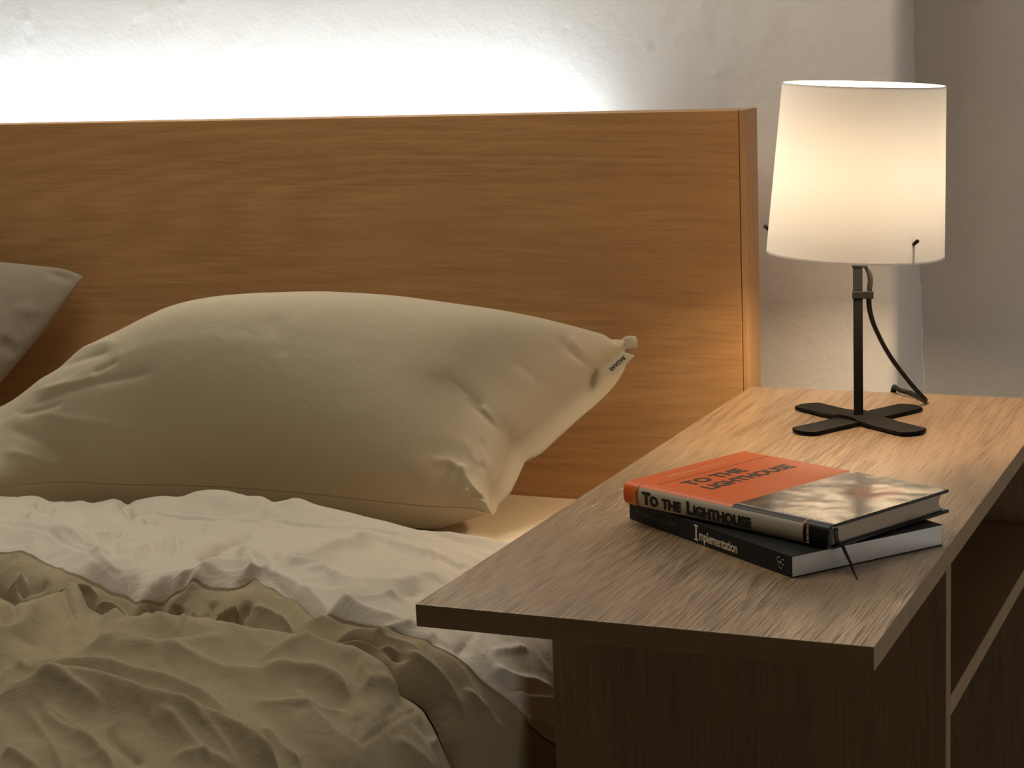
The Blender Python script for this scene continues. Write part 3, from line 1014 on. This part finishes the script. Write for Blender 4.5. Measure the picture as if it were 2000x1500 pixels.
S0 = coons(e_bot, e_top, e_left, e_right, NU, NV)
S0, fa, ba, nP, uu, vv = pillow_surfaces(S0, PILLOW_A, [0.02, 0.035, 0.045, 0.05, 0.06, 0.07, 0.07, 0.06], pw=0.36, vpeak=1.25)
Fp = S0 + nP * fa[..., None]
PILLOW_FOLDS = [
    # pucker at the notch of the end seam and lines running from it
    ([(905, 770), (935, 800), (965, 830), (990, 856)], -0.0045, 9, 9, 0.35), ([(930, 785), (960, 815), (985, 842)], 0.003, 8, 8, 0.3),
    ([(860, 725), (900, 757), (950, 800)], -0.0022, 9, 9), ([(1090, 655), (1115, 685), (1145, 712), (1165, 728)], -0.0042, 8, 8, 0.3),
    ([(1110, 655), (1140, 690), (1165, 712)], 0.0025, 9, 9), ([(1060, 740), (1080, 760), (1090, 778)], -0.0022, 7, 7),
    ([(1185, 645), (1195, 660), (1215, 675)], -0.004, 7, 7), ([(1000, 700), (1040, 735), (1070, 770)], -0.0016, 10, 10),
    ([(905, 960), (925, 975), (950, 985)], 0.006, 8, 8), ([(900, 905), (915, 940), (935, 965), (955, 975)], 0.004, 9, 9),
    ([(935, 900), (950, 925), (960, 950)], -0.003, 9, 9), ([(845, 985), (860, 935), (890, 905)], -0.003, 18, 18),
    ([(840, 900), (880, 905), (915, 930)], 0.003, 12, 12), ([(890, 985), (930, 975), (952, 978)], -0.005, 7, 7),
    ([(935, 850), (950, 880), (965, 905)], -0.0015, 7, 7), ([(900, 850), (925, 890), (945, 930)], 0.0012, 9, 9),
    # long slack lines at the left end
    ([(30, 800), (90, 775), (150, 755), (220, 738), (320, 722)], -0.0032, 9, 12), ([(60, 770), (110, 755), (160, 745), (200, 732)], 0.0030, 9, 9),
    ([(60, 735), (110, 715), (160, 700), (230, 680)], -0.0028, 8, 10), ([(120, 690), (170, 680), (230, 665)], 0.002, 9, 9),
    ([(175, 730), (205, 715), (235, 700)], -0.002, 7, 7), ([(20, 805), (70, 800), (130, 780)], -0.0025, 8, 8),
    ([(60, 800), (110, 815), (200, 830), (300, 850)], 0.0025, 14, 14), ([(0, 880), (60, 895), (140, 925)], 0.003, 14, 14),
    ([(20, 925), (90, 915), (160, 905), (250, 900)], 0.0022, 14, 14), ([(320, 830), (330, 870), (345, 905)], 0.0028, 14, 14),
    ([(0, 830), (60, 850), (110, 880), (200, 900)], -0.003, 16, 16), ([(530, 610), (545, 660), (555, 700)], -0.0012, 18, 18),
    ([(140, 860), (230, 880), (330, 885)], -0.002, 16, 16),
]
Qp = project(Fp)
hN = 1.35 * folds(Qp, PILLOW_FOLDS, 0, True)
ew = np.clip(np.minimum(np.minimum(uu, 1 - uu), np.minimum(vv, 1 - vv)) / 0.02, 0, 1)
uvn = value_noise(Fp[..., 0] * 14, Fp[..., 2] * 14 + Fp[..., 1] * 9, 11, 4) * 0.0018
Fp = Fp + nP * ((hN * np.clip(ew + 0.2, 0, 1)) + uvn * ew)[..., None]
Fp[..., 2] = np.maximum(Fp[..., 2], MT + 0.001)
Bp = S0 - nP * (ba)[..., None]
rb_k = smooth01((uu - 0.80) / 0.17) * smooth01((1 - uu) / 0.012) * np.sqrt(np.clip(4 * vv * (1 - vv), 0, 1))
Bp[..., 0] += 0.022 * rb_k
Bp[..., 2] -= 0.010 * rb_k
Bp[..., 2] -= 0.04 * (1 - vv) ** 5 * smooth01(vv / 0.05) * smooth01((1 - uu) / 0.20)
lim_y = HF - 0.002; lim_z = MT + 0.0015
Bp[..., 2] = lim_z + np.maximum(Bp[..., 2] - lim_z, 0) + 0.0 * Bp[..., 2]
Bp[..., 1] = np.minimum(Bp[..., 1], lim_y)
# keep a hair between the two skins where the back is pressed flat
pil = thing('pillow', 'plump sage pillow with a woven tag, leaning on the headboard beside the table', 'pillow',
            tuple(np.array([S0[..., 0].mean(), S0[..., 1].mean(), MT])), 'pillows along the headboard')
nU, nV = Fp.shape[:2]


def closed_pillow(name, F, B, mats, parent):
    nu, nv = F.shape[:2]
    bm = bmesh.new()
    a = [[bm.verts.new(F[i, j]) for j in range(nv)] for i in range(nu)]
    b = [[a[i][j] if i in (0, nu - 1) or j in (0, nv - 1) else bm.verts.new(B[i, j]) for j in range(nv)] for i in range(nu)]
    for i in range(nu - 1):
        for j in range(nv - 1):
            bm.faces.new((a[i][j], a[i + 1][j], a[i + 1][j + 1], a[i][j + 1])).smooth = True
            bm.faces.new((b[i][j], b[i][j + 1], b[i + 1][j + 1], b[i + 1][j])).smooth = True
    return from_bm(name, bm, mats, parent)


closed_pillow('pillow_cover', Fp, Bp, MAT['pillow'], pil)
seam_line = catmull(e_right, 80)
seam_b = catmull(e_bot, 120)
tube('seam', list(seam_line[2:-3]), 0.0009, MAT['pillow'], pil, sides=6)
tube('seam', list(seam_b[2:-2]), 0.0009, MAT['pillow'], pil, sides=6)
# ear of spare cloth at the upper corner
E0 = PTR
ear_px = [(1210, 664), (1222, 657), (1236, 657), (1242, 664), (1240, 680), (1228, 686), (1216, 684)]
yE = E0[1] - 0.009
ring0 = [Vector(on_y(p, yE)) for p in ear_px]
ctr = Vector(on_y((1222, 672), yE - 0.003))
bm = bmesh.new()
ra = [bm.verts.new(p) for p in ring0]; rb_ = [bm.verts.new(p + Vector((0.001, 0.004, 0.0))) for p in ring0]
rm = [bm.verts.new(ctr + (p - ctr) * 0.62 + Vector((0, 0.0022, 0))) for p in ring0]
c0 = bm.verts.new(ctr)
k_ = len(ring0)
for k in range(k_):
    k2 = (k + 1) % k_
    bm.faces.new((ra[k], ra[k2], rm[k2], rm[k])); bm.faces.new((rm[k], rm[k2], c0)); bm.faces.new((ra[k2], ra[k], rb_[k], rb_[k2]))
bm.faces.new(rb_)
bmesh.ops.recalc_face_normals(bm, faces=bm.faces)
ear = from_bm('corner_tuck', bm, MAT['pillow'], pil, smooth=True)
# woven tag with its lettering
tg = [Vector(on_y(p, e_right[-3][1] - 0.012)) for p in ((1173, 724), (1200, 733), (1240, 695), (1214, 686))]
tn = (tg[1] - tg[0]).cross(tg[3] - tg[0]).normalized()
if tn.y > 0:
    tn = -tn
bm = bmesh.new()
va_ = [bm.verts.new(p + tn * 0.0012) for p in tg]; vb_ = [bm.verts.new(p + tn * 0.0002) for p in tg]
bm.faces.new(va_); bm.faces.new(vb_[::-1])
for k in range(4):
    bm.faces.new((va_[k], vb_[k], vb_[(k + 1) % 4], va_[(k + 1) % 4]))
bmesh.ops.recalc_face_normals(bm, faces=bm.faces)
tag_o = from_bm('tag', bm, MAT['tag'], pil)
tag_o['label'] = 'small woven cream tag'
xd = (tg[0] - tg[3]).normalized(); zd = tn
yd = zd.cross(xd).normalized()
mm = Matrix((xd, yd, zd)).transposed().to_4x4()
mid = (tg[0] + tg[1] + tg[2] + tg[3]) / 4 + tn * 0.0014
mm.translation = mid
ln = (tg[0] - tg[3]).length
text_mesh('lettering', 'BAZAAR', 0.0056, MAT['ink'], tag_o, mm, bold=0.00008, align='CENTER', extrude=0.0001)

# the next pillow along, mostly out of the frame
r2 = edge3([(-25, 775), (40, 700), (100, 628), (140, 572), (163, 540)], (-0.085, -0.035))
r2_foot = np.array([r2[0][0] - 0.045, -0.135, MT + 0.012])
r2 = np.concatenate([catmull(np.array([r2_foot, (r2_foot + r2[0]) / 2 + np.array([-0.004, 0, 0]), r2[0]]), 5)[:-1], r2])
t2 = np.array([on_y((x, y), d) for x, y, d in [(-900, 575, -0.045), (-600, 530, -0.045), (-250, 510, -0.042), (0, 512, -0.04), (80, 520, -0.038), (130, 527, -0.036), (163, 540, -0.035)]])
b2 = np.array([[r2_foot[0] - 0.56, -0.125, MT + 0.014], [r2_foot[0] - 0.36, -0.135, MT + 0.012], [r2_foot[0] - 0.16, -0.138, MT + 0.012], r2_foot])
l2 = np.array([b2[0] * (1 - t) + t2[0] * t for t in np.linspace(0, 1, 8)])
S2 = coons(b2, t2, l2, r2, 140, 100)
S2, f2, bk2, n2_, u2, v2 = pillow_surfaces(S2, [0.05, 0.08, 0.09, 0.09, 0.08, 0.055, 0.03], [0.02, 0.02])
Fq = S2 + n2_ * f2[..., None]
Qq = project(Fq)
hq = folds(Qq, [([(0, 640), (40, 670), (80, 640), (130, 590)], 0.003, 10, 12), ([(0, 660), (30, 690), (60, 700)], -0.004, 12, 12),
                ([(20, 600), (80, 610), (140, 580)], 0.002, 12, 12), ([(90, 530), (130, 545), (150, 550)], -0.003, 8, 8), ([(0, 720), (50, 690), (110, 640)], 0.0025, 10, 10)], 0)
ew2 = np.clip(np.minimum(np.minimum(u2, 1 - u2), np.minimum(v2, 1 - v2)) / 0.03, 0, 1)
Fq = Fq + n2_ * (hq + value_noise(Fq[..., 0] * 20, Fq[..., 2] * 20, 21, 4) * 0.003)[..., None] * ew2[..., None]
Bq = S2 - n2_ * bk2[..., None]
Bq[..., 1] = np.minimum(Bq[..., 1], lim_y); Bq[..., 2] = np.maximum(Bq[..., 2], lim_z)
Fq[..., 2] = np.maximum(Fq[..., 2], lim_z); Fq[..., 1] = np.minimum(Fq[..., 1], lim_y - 0.002)
pil2 = thing('pillow', 'darker taupe pillow at the left, only its right corner in view', 'pillow', (float(S2[..., 0].mean()), float(S2[..., 1].mean()), MT), 'pillows along the headboard')
closed_pillow('pillow_cover', Fq, Bq, MAT['pillow2'], pil2)

# ------------------------------------------------------------------ duvet: a thick lower body and the end folded back over it
PROF = np.array([(-1.35, 0.0), (-0.60, 0.004), (-0.30, 0.003), (-0.20, 0.0), (-0.15, -0.004), (-0.11, -0.014), (-0.08, -0.028), (-0.058, -0.047), (-0.042, -0.072),
                 (-0.032, -0.105), (-0.026, -0.15), (-0.021, -0.22), (-0.018, -0.30)])
prof_s = catmull(PROF, 700)
seglen = np.r_[0, np.cumsum(np.hypot(*np.diff(prof_s, axis=0).T))]
NS = 620
x_out = np.interp(np.linspace(0, 1, NS), [0, 0.12, 1], [0, 0.30 * seglen[-1], seglen[-1]])
sx = np.interp(x_out, seglen, prof_s[:, 0]); sz = np.interp(x_out, seglen, prof_s[:, 1])
tx = np.gradient(sx, x_out); tz = np.gradient(sz, x_out)
nx, nz = -tz, tx                     # outward normal of the cross-section


def bed_top(y):
    return 0.507 + 0.022 * smooth01((-y - 0.52) / 0.22) - 0.042 * smooth01((-y - 0.74) / 0.42)


def base_points(y):
    """y: (NS, k) -> points of the undisturbed body"""
    z = bed_top(y) + sz[:, None]
    return np.stack([np.broadcast_to(sx[:, None], y.shape), y, z], -1)


def mattress_top(x):
    """height of the mattress under x, its rounded edge included; far below beyond the edge"""
    d = np.clip(x + 0.175, 0, 0.05)
    return np.where(x < -0.122, MT - 0.05 + np.sqrt(np.maximum(0.05 ** 2 - d ** 2, 0)) + 0.25 * d, 0.0)


def offset(P, h):
    Q = P.copy()
    Q[..., 0] += nx[:, None] * h; Q[..., 2] += nz[:, None] * h
    return Q


CREV = [(-160, 1085), (-60, 1105), (0, 1122), (28, 1134), (52, 1150), (85, 1154), (130, 1153), (185, 1157), (225, 1170), (262, 1192), (290, 1180), (325, 1176), (355, 1181), (388, 1187),
        (410, 1191), (450, 1194), (482, 1194), (520, 1206), (560, 1229), (600, 1243), (640, 1252), (700, 1264), (750, 1284), (800, 1311), (835, 1336), (870, 1372), (895, 1420),
        (915, 1470), (930, 1510), (948, 1570), (960, 1640)]
ys = np.linspace(-0.28, -1.0, 700)
base_grid = base_points(np.broadcast_to(ys[None, :], (NS, 700)).copy())
gp = project(base_grid)
cl = catmull(np.array(CREV, float), 260)
cs = []
for p in cl:
    d = (gp[..., 0] - p[0]) ** 2 + (gp[..., 1] - p[1]) ** 2
    k = np.argmin(d); i, j = divmod(k, 700)
    if d.flat[k] < 16:
        cs.append((i, ys[j]))
cs = np.array(sorted(cs))
y_crev = np.interp(np.arange(NS), cs[:, 0], cs[:, 1])
ker = np.hanning(9); ker /= ker.sum()
y_crev = np.convolve(np.pad(y_crev, 4, mode='edge'), ker, 'valid')

BODY_FOLDS = [
    ([(150, 1275), (200, 1240), (240, 1219), (300, 1216), (400, 1222), (500, 1234), (620, 1256), (720, 1280), (800, 1318)], 0.016, 15, 30, 0.12),
    ([(-30, 1325), (20, 1298), (60, 1288), (130, 1285), (200, 1270), (260, 1262), (330, 1268), (420, 1258), (470, 1250)], 0.009, 9, 18, 0.15),
    ([(300, 1275), (350, 1284), (410, 1298), (470, 1305), (540, 1308)], 0.0055, 9, 15), ([(200, 1300), (260, 1280), (320, 1285)], 0.003, 8, 10),
    ([(40, 1330), (100, 1303), (190, 1297), (250, 1305), (330, 1322), (400, 1350), (450, 1365)], 0.009, 8, 16, 0.18),
    ([(-30, 1350), (40, 1338), (110, 1324), (180, 1327), (250, 1346), (330, 1372), (420, 1402), (500, 1450), (560, 1500)], 0.014, 10, 28, 0.12),
    ([(60, 1350), (110, 1346), (150, 1358), (210, 1378)], 0.005, 7, 12), ([(260, 1350), (310, 1372), (380, 1415), (440, 1470), (470, 1520)], 0.003, 6, 9),
    ([(70, 1375), (100, 1395), (150, 1428), (190, 1460), (235, 1510)], 0.0055, 9, 14), ([(80, 1380), (110, 1388), (140, 1405), (190, 1440)], 0.004, 7, 9),
    ([(40, 1370), (70, 1400), (110, 1470), (130, 1520)], 0.003, 9, 12),
    ([(215, 1420), (225, 1450), (250, 1475), (290, 1500)], -0.006, 10, 14), ([(300, 1395), (340, 1418), (380, 1455), (415, 1500)], 0.0035, 6, 9),
    ([(0, 1465), (40, 1478), (80, 1500)], 0.006, 9, 14), ([(330, 1475), (370, 1470), (420, 1482), (460, 1510)], 0.004, 10, 14),
    ([(470, 1345), (520, 1362), (580, 1363), (640, 1372), (700, 1378)], 0.0035, 7, 11), ([(500, 1300), (560, 1308), (620, 1310), (660, 1325), (690, 1350)], 0.007, 9, 15),
    ([(690, 1352), (715, 1340), (750, 1333), (795, 1330)], 0.0022, 8, 10), ([(735, 1300), (770, 1322), (800, 1345), (825, 1375), (845, 1410)], 0.0025, 9, 10),
    ([(690, 1310), (715, 1335), (720, 1340)], 0.003, 9, 9), ([(500, 1298), (560, 1282), (620, 1262), (640, 1254)], 0.004, 8, 9),
    ([(560, 1390), (610, 1380), (680, 1378), (700, 1385)], -0.002, 14, 14), ([(500, 1410), (530, 1425), (560, 1455), (600, 1470)], 0.005, 10, 15),
    ([(700, 1395), (705, 1420), (695, 1450)], -0.0016, 12, 12), ([(745, 1400), (770, 1390), (790, 1370), (800, 1360)], -0.0016, 11, 11),
    ([(700, 1455), (740, 1430), (790, 1395), (830, 1376)], -0.0012, 4, 4, 0.1), ([(770, 1430), (800, 1445), (840, 1480), (860, 1510)], 0.0022, 11, 13),
    ([(850, 1445), (870, 1430), (880, 1425)], 0.002, 9, 9), ([(800, 1400), (830, 1415), (860, 1450)], -0.0016, 11, 11),
    # lumps by the left of the crevice
    ([(-40, 1240), (0, 1226), (35, 1214), (58, 1196), (80, 1172), (110, 1158), (150, 1150), (180, 1152)], 0.016, 10, 26, 0.12),
    ([(110, 1165), (150, 1170), (190, 1182), (225, 1196), (255, 1210)], 0.006, 10, 18), ([(-30, 1190), (10, 1178), (50, 1168), (90, 1155)], 0.009, 8, 14),
    ([(120, 1185), (135, 1205), (150, 1225)], -0.005, 10, 10), ([(190, 1212), (215, 1202), (240, 1200), (260, 1203), (300, 1192)], 0.005, 7, 9),
    ([(260, 1200), (300, 1183), (345, 1182), (390, 1188), (420, 1200), (470, 1212)], 0.008, 8, 14, 0.15), ([(60, 1180), (60, 1200), (35, 1215), (10, 1228)], 0.006, 7, 9),
    ([(15, 1195), (30, 1205), (20, 1218), (0, 1225)], -0.005, 8, 8), ([(280, 1215), (320, 1245), (350, 1252)], 0.002, 8, 10),
    ([(345, 1262), (365, 1235), (378, 1225)], 0.003, 6, 6), ([(0, 1272), (60, 1262), (120, 1266)], -0.006, 18, 14), ([(30, 1300), (60, 1310), (80, 1298)], 0.003, 8, 8),
]
NB = 500
dd = np.r_[np.linspace(0, 1, 430), 1 + np.linspace(0.01, 1, 70) * 1.25]
y_start = np.maximum(y_crev + 0.05, -0.9)[:, None]
yb_ = y_start + (-1.16 - y_start) * (dd ** 1.0)[None, :]
Pb = base_points(yb_)
d_cr = (y_crev[:, None] - yb_)
hang0 = smooth01((-sz - 0.03) / 0.10)[:, None]
dip = (-0.026 + 0.005 * hang0) * np.exp(-np.maximum(d_cr + 0.01, 0) / 0.030)
Qb = project(Pb)
hb = 1.25 * folds(Qb, BODY_FOLDS, 1800.0, True)
soft = value_noise(Pb[..., 0] * 11 + 3, Pb[..., 1] * 11, 31, 2) * 0.006 + value_noise(Pb[..., 0] * 36, Pb[..., 1] * 26, 33, 3) * 0.0022
soft += np.abs(value_noise(Pb[..., 0] * 13 + Pb[..., 1] * 9, Pb[..., 1] * 15, 35, 2)) * -0.011 + np.abs(value_noise(Pb[..., 0] * 30 + Pb[..., 1] * 22, Pb[..., 1] * 30, 36, 2)) * -0.004
Pb = offset(Pb, hb + dip + soft)
Pb[..., 2] = np.maximum(Pb[..., 2], mattress_top(Pb[..., 0]) + 0.0025)
Pb[..., 1] = np.maximum(Pb[..., 1], -2.0)
duv = thing('duvet', 'rumpled olive linen duvet with its pale end folded back, on the mattress', 'duvet', (-0.5, -0.7, MT))
grid_mesh('duvet_body', Pb, MAT['duvet'], duv, flip=True)

# folded-back end
HEM = [(-80, 1058), (0, 1065), (45, 1071), (75, 1080), (110, 1097), (160, 1117), (195, 1133), (225, 1149), (262, 1160), (294, 1169), (312, 1160), (332, 1153), (350, 1137), (385, 1136),
       (430, 1140), (460, 1142), (480, 1136), (500, 1133), (530, 1140), (560, 1155), (590, 1172), (640, 1194), (690, 1206), (740, 1222), (790, 1243), (845, 1268), (885, 1298), (930, 1332),
       (975, 1368), (1020, 1405), (1080, 1448), (1130, 1480)]
HEM_IN = [(-80, 1006), (0, 1014), (70, 1023), (115, 1042), (160, 1066), (200, 1092), (225, 1106), (270, 1108), (320, 1104), (352, 1112), (372, 1108), (440, 1112), (500, 1110), (522, 1110),
          (560, 1132), (610, 1160), (680, 1186), (740, 1204), (800, 1222), (850, 1246)]
FLAP_FOLDS = [
    ([(380, 1098), (420, 1078), (460, 1064), (492, 1058)], -0.0045, 6, 7), ([(345, 1120), (368, 1106), (400, 1094), (440, 1092), (490, 1096), (525, 1112)], 0.005, 7, 8),
    ([(455, 1082), (480, 1068), (500, 1076), (530, 1100)], 0.0045, 6, 7), ([(455, 1090), (475, 1078), (490, 1090), (500, 1096)], 0.003, 5, 6),
    ([(520, 1087), (560, 1084), (610, 1072), (660, 1061), (720, 1046), (760, 1044)], 0.0052, 9, 8), ([(530, 1096), (580, 1090), (650, 1076)], -0.005, 8, 8),
    ([(560, 1112), (610, 1104), (640, 1110), (655, 1122), (700, 1128), (760, 1134), (830, 1124), (890, 1121)], 0.0042, 7, 9),
    ([(560, 1095), (620, 1098), (650, 1105)], 0.003, 6, 6), ([(660, 1130), (690, 1138), (720, 1135)], -0.003, 8, 8),
    ([(585, 1164), (640, 1160), (720, 1157), (780, 1158), (800, 1168)], 0.0045, 5, 7), ([(600, 1172), (680, 1168), (770, 1170)], -0.004, 8, 8),
    ([(685, 1060), (702, 1048), (720, 1042), (745, 1046), (790, 1062), (860, 1078)], 0.0045, 7, 8), ([(700, 1062), (730, 1054), (770, 1062)], -0.003, 6, 6),
    ([(730, 1206), (770, 1203), (815, 1206)], 0.002, 5, 6), ([(760, 1170), (800, 1158), (830, 1154)], -0.002, 6, 6),
    ([(820, 1075), (850, 1070), (900, 1085), (930, 1100)], 0.003, 7, 9), ([(840, 1085), (870, 1090), (910, 1108)], -0.003, 9, 9),
    ([(150, 960), (165, 985), (210, 1030), (260, 1075)], 0.002, 10, 10), ([(230, 985), (248, 1000), (262, 1022)], -0.005, 7, 7), ([(215, 1085), (228, 1055), (250, 1028)], -0.0022, 7, 7),
    ([(268, 1085), (275, 1060), (290, 1050)], 0.0022, 7, 7), ([(310, 1082), (312, 1060), (320, 1045)], -0.002, 7, 7), ([(330, 1080), (348, 1062), (340, 1040)], -0.003, 8, 8),
    ([(280, 1022), (292, 1018), (305, 1022)], -0.003, 7, 7), ([(390, 1020), (430, 1012), (480, 1016)], 0.002, 9, 9), ([(360, 1050), (420, 1035), (480, 1035)], -0.002, 9, 9),
    ([(0, 1005), (30, 1004), (60, 1012)], -0.003, 6, 6), ([(70, 975), (80, 990), (110, 1002)], -0.004, 8, 8), ([(90, 1020), (140, 1030), (190, 1062), (215, 1092)], 0.003, 9, 8),
    ([(110, 1010), (160, 1025), (205, 1060)], -0.002, 10, 10), ([(460, 965), (470, 985), (480, 1000)], -0.003, 8, 8), ([(530, 985), (545, 1000), (560, 1010)], -0.003, 8, 8),
    ([(505, 1010), (520, 1015), (540, 1005)], -0.002, 8, 8),
    ([(640, 1215), (690, 1196), (740, 1204), (760, 1218), (800, 1240), (840, 1275)], 0.0015, 6, 8), ([(610, 1238), (640, 1228), (700, 1222), (760, 1228), (800, 1250)], 0.006, 6, 10),
    ([(640, 1240), (700, 1238), (760, 1258), (810, 1295)], -0.006, 10, 10),
    # swags of the hanging side
    ([(780, 1240), (815, 1268), (850, 1300), (890, 1350), (920, 1400)], 0.003, 10, 11), ([(905, 1330), (950, 1375), (1000, 1430)], 0.003, 9, 9), ([(840, 1240), (880, 1260), (930, 1272)], -0.0025, 14, 14),
    ([(955, 1270), (990, 1262), (1040, 1258)], 0.0018, 6, 7), ([(960, 1290), (990, 1312), (1040, 1322), (1090, 1340)], 0.0025, 7, 9), ([(970, 1310), (1000, 1345), (1060, 1350)], -0.0016, 12, 12),
    ([(1000, 1340), (1040, 1355), (1090, 1355)], 0.003, 6, 8), ([(1010, 1390), (1050, 1400), (1095, 1418)], 0.002, 6, 8), ([(1040, 1400), (1060, 1430), (1085, 1470)], -0.003, 14, 14),
    ([(935, 1234), (915, 1252), (895, 1275)], -0.0012, 3, 3, 0.1),
    # pinches in the rolled lip between the hem and the crevice
    ([(12, 1128), (28, 1104), (48, 1083)], 0.004, 8, 8), ([(85, 1150), (115, 1128), (152, 1116), (196, 1126)], 0.0045, 9, 9), ([(30, 1140), (60, 1122), (95, 1110)], -0.004, 9, 9),
    ([(180, 1150), (215, 1150), (255, 1172)], 0.003, 8, 8), ([(340, 1185), (343, 1170), (348, 1150)], -0.0045, 9, 9), ([(415, 1140), (410, 1160), (400, 1186)], -0.0035, 8, 8),
    ([(375, 1145), (380, 1165), (372, 1186)], 0.003, 9, 9), ([(470, 1142), (445, 1160), (415, 1188)], 0.0045, 7, 7), ([(490, 1150), (470, 1175), (462, 1195)], -0.004, 9, 9),
    ([(480, 1138), (530, 1165), (600, 1210), (640, 1235)], 0.004, 10, 10), ([(560, 1200), (610, 1225), (650, 1245)], -0.003, 10, 10),
]
NF = 330
# along each line: from the pillow side, over the top, to the lip above the crevice
BACK = [(-160, 1005), (0, 988), (30, 980), (62, 972), (75, 974), (95, 986), (130, 988), (160, 984), (175, 990), (200, 984), (222, 977), (236, 982), (246, 992), (262, 981), (285, 974), (320, 970), (352, 972), (385, 963),
        (410, 960), (450, 963), (480, 971), (515, 973), (538, 984), (555, 982), (575, 977), (620, 988), (660, 997), (700, 1006), (750, 1020), (800, 1036), (850, 1051), (900, 1070), (950, 1086), (1020, 1105)]
W_ = 0.040
y_back = -0.285
lip_h = np.interp(np.arange(NS) / NS, [0, 1], [0.030, 0.030])
span = y_back - y_crev
N1, N2 = 120, 250


def flap_rest(yy):
    """resting shape of the folded end at rows yy: rounded lip over the crevice, thinner where it hangs"""
    dfl_ = yy - y_crev[:, None]
    k_ = np.clip(dfl_ / W_, 0, 1)
    h_ = -0.016 + (0.042 * (1 - hang) + 0.012 * hang) * np.sqrt(np.clip(1 - (1 - k_) ** 2, 0, 1))
    h_ = h_ - 0.015 * (1 - hang) * smooth01((yy - y_crev[:, None] - 0.07) / 0.16)
    return base_points(yy), h_


hang = smooth01((-sz - 0.03) / 0.10)[:, None]
ytry = y_crev[:, None] + span[:, None] * np.linspace(0, 1, 500)[None, :]
P_, h_ = flap_rest(ytry)
gq2 = project(offset(P_, h_))
gq = project(offset(P_, h_ - 0.010 * (1 - hang)))
hp = []
for p in catmull(np.array(HEM, float), 260):
    d = (gq[..., 0] - p[0]) ** 2 + (gq[..., 1] - p[1]) ** 2
    kk = np.argmin(d); i, j = divmod(kk, 500)
    if d.flat[kk] < 16:
        hp.append((i, ytry[i, j]))
hp = np.array(sorted(hp))
y_hem = np.interp(np.arange(NS), hp[:, 0], hp[:, 1])
y_hem = np.convolve(np.pad(y_hem, 4, mode='edge'), ker, 'valid')
y_hem = np.maximum(y_hem, y_crev + 0.006)
f1 = np.linspace(0, 1, N1) ** 1.3
f2 = np.linspace(0, 1, N2)
low_rows = y_crev[:, None] + (y_hem - y_crev - 0.0002)[:, None] * f1[None, :]
high_rows = y_hem[:, None] + (y_back - y_hem)[:, None] * f2[None, :]
yf_ = np.concatenate([low_rows, high_rows], 1)
Pf, hf = flap_rest(yf_)
Qf = project(offset(Pf, hf))
bx = catmull(np.array(BACK, float), 300)
hf = hf + (2.1 - 1.6 * hang) * folds(Qf, FLAP_FOLDS, 2300.0, True)
is_low = np.arange(N1 + N2) < N1
dist_hem = np.abs(yf_ - y_hem[:, None])
hf = hf - is_low[None, :] * (0.0012 + 0.0016 * np.exp(-(dist_hem / 0.0018) ** 2))
y_in = []
for p in catmull(np.array(HEM_IN, float), 220):
    d = (gq2[..., 0] - p[0]) ** 2 + (gq2[..., 1] - p[1]) ** 2
    kk = np.argmin(d); i, j = divmod(kk, 500)
    if d.flat[kk] < 16:
        y_in.append((i, ytry[i, j]))
y_in = np.array(sorted(y_in))
i_end = y_in[-1, 0]
y_in = np.interp(np.arange(NS), y_in[:, 0], y_in[:, 1])
y_in = np.maximum(np.convolve(np.pad(y_in, 4, mode='edge'), ker, 'valid'), y_hem + 0.010)
fade = (1 - smooth01((np.arange(NS) - i_end + 40) / 60))[:, None]
hf = hf - 0.013 * fade * np.clip((y_in[:, None] - yf_) / (y_in - y_hem)[:, None], 0, 1.0)
di, si, _ = poly_dist(Qf, np.array(HEM_IN, float), 100)
hf = hf - (~is_low)[None, :] * 0.0018 * np.exp(-(di / 3.0) ** 2)
hf += (1 - 0.6 * hang) * (value_noise(Pf[..., 0] * 13, Pf[..., 1] * 15, 41, 2) * 0.006 + np.abs(value_noise(Pf[..., 0] * 16 + Pf[..., 1] * 10, Pf[..., 1] * 22, 43, 2)) * -0.010
       + np.abs(value_noise(Pf[..., 0] * 34 - Pf[..., 1] * 16, Pf[..., 1] * 30, 47, 2)) * -0.003)
Pf = offset(Pf, hf)
# set the far rim so that its crest follows the line seen against the pillow
crest = np.interp(project(Pf)[..., 0], bx[:, 0], bx[:, 1])
back_k = smooth01((yf_ - (-0.36)) / 0.05)
py = project(Pf)[..., 1]
lift = np.where(back_k > 0, (py - crest) / 1700.0, 0)
rim = np.exp(-((yf_ + 0.315) / 0.028) ** 2) * (1 - hang)
Pf[..., 2] += rim * np.clip(lift, -0.02, 0.035)
fall = smooth01((yf_ + 0.300) / 0.03)
Pf[..., 2] = Pf[..., 2] * (1 - fall * (1 - hang)) + (MT + 0.002) * fall * (1 - hang)
Pf[..., 2] = np.maximum(Pf[..., 2], mattress_top(Pf[..., 0]) + 0.0025)
grid_mesh('folded_end', Pf, [MAT['flap'], MAT['duvet']], duv,
          mat_idx=np.broadcast_to((np.arange(N1 + N2 - 1) < N1).astype(int)[None, :], (NS - 1, N1 + N2 - 1)).copy())
bpy.context.view_layer.update()
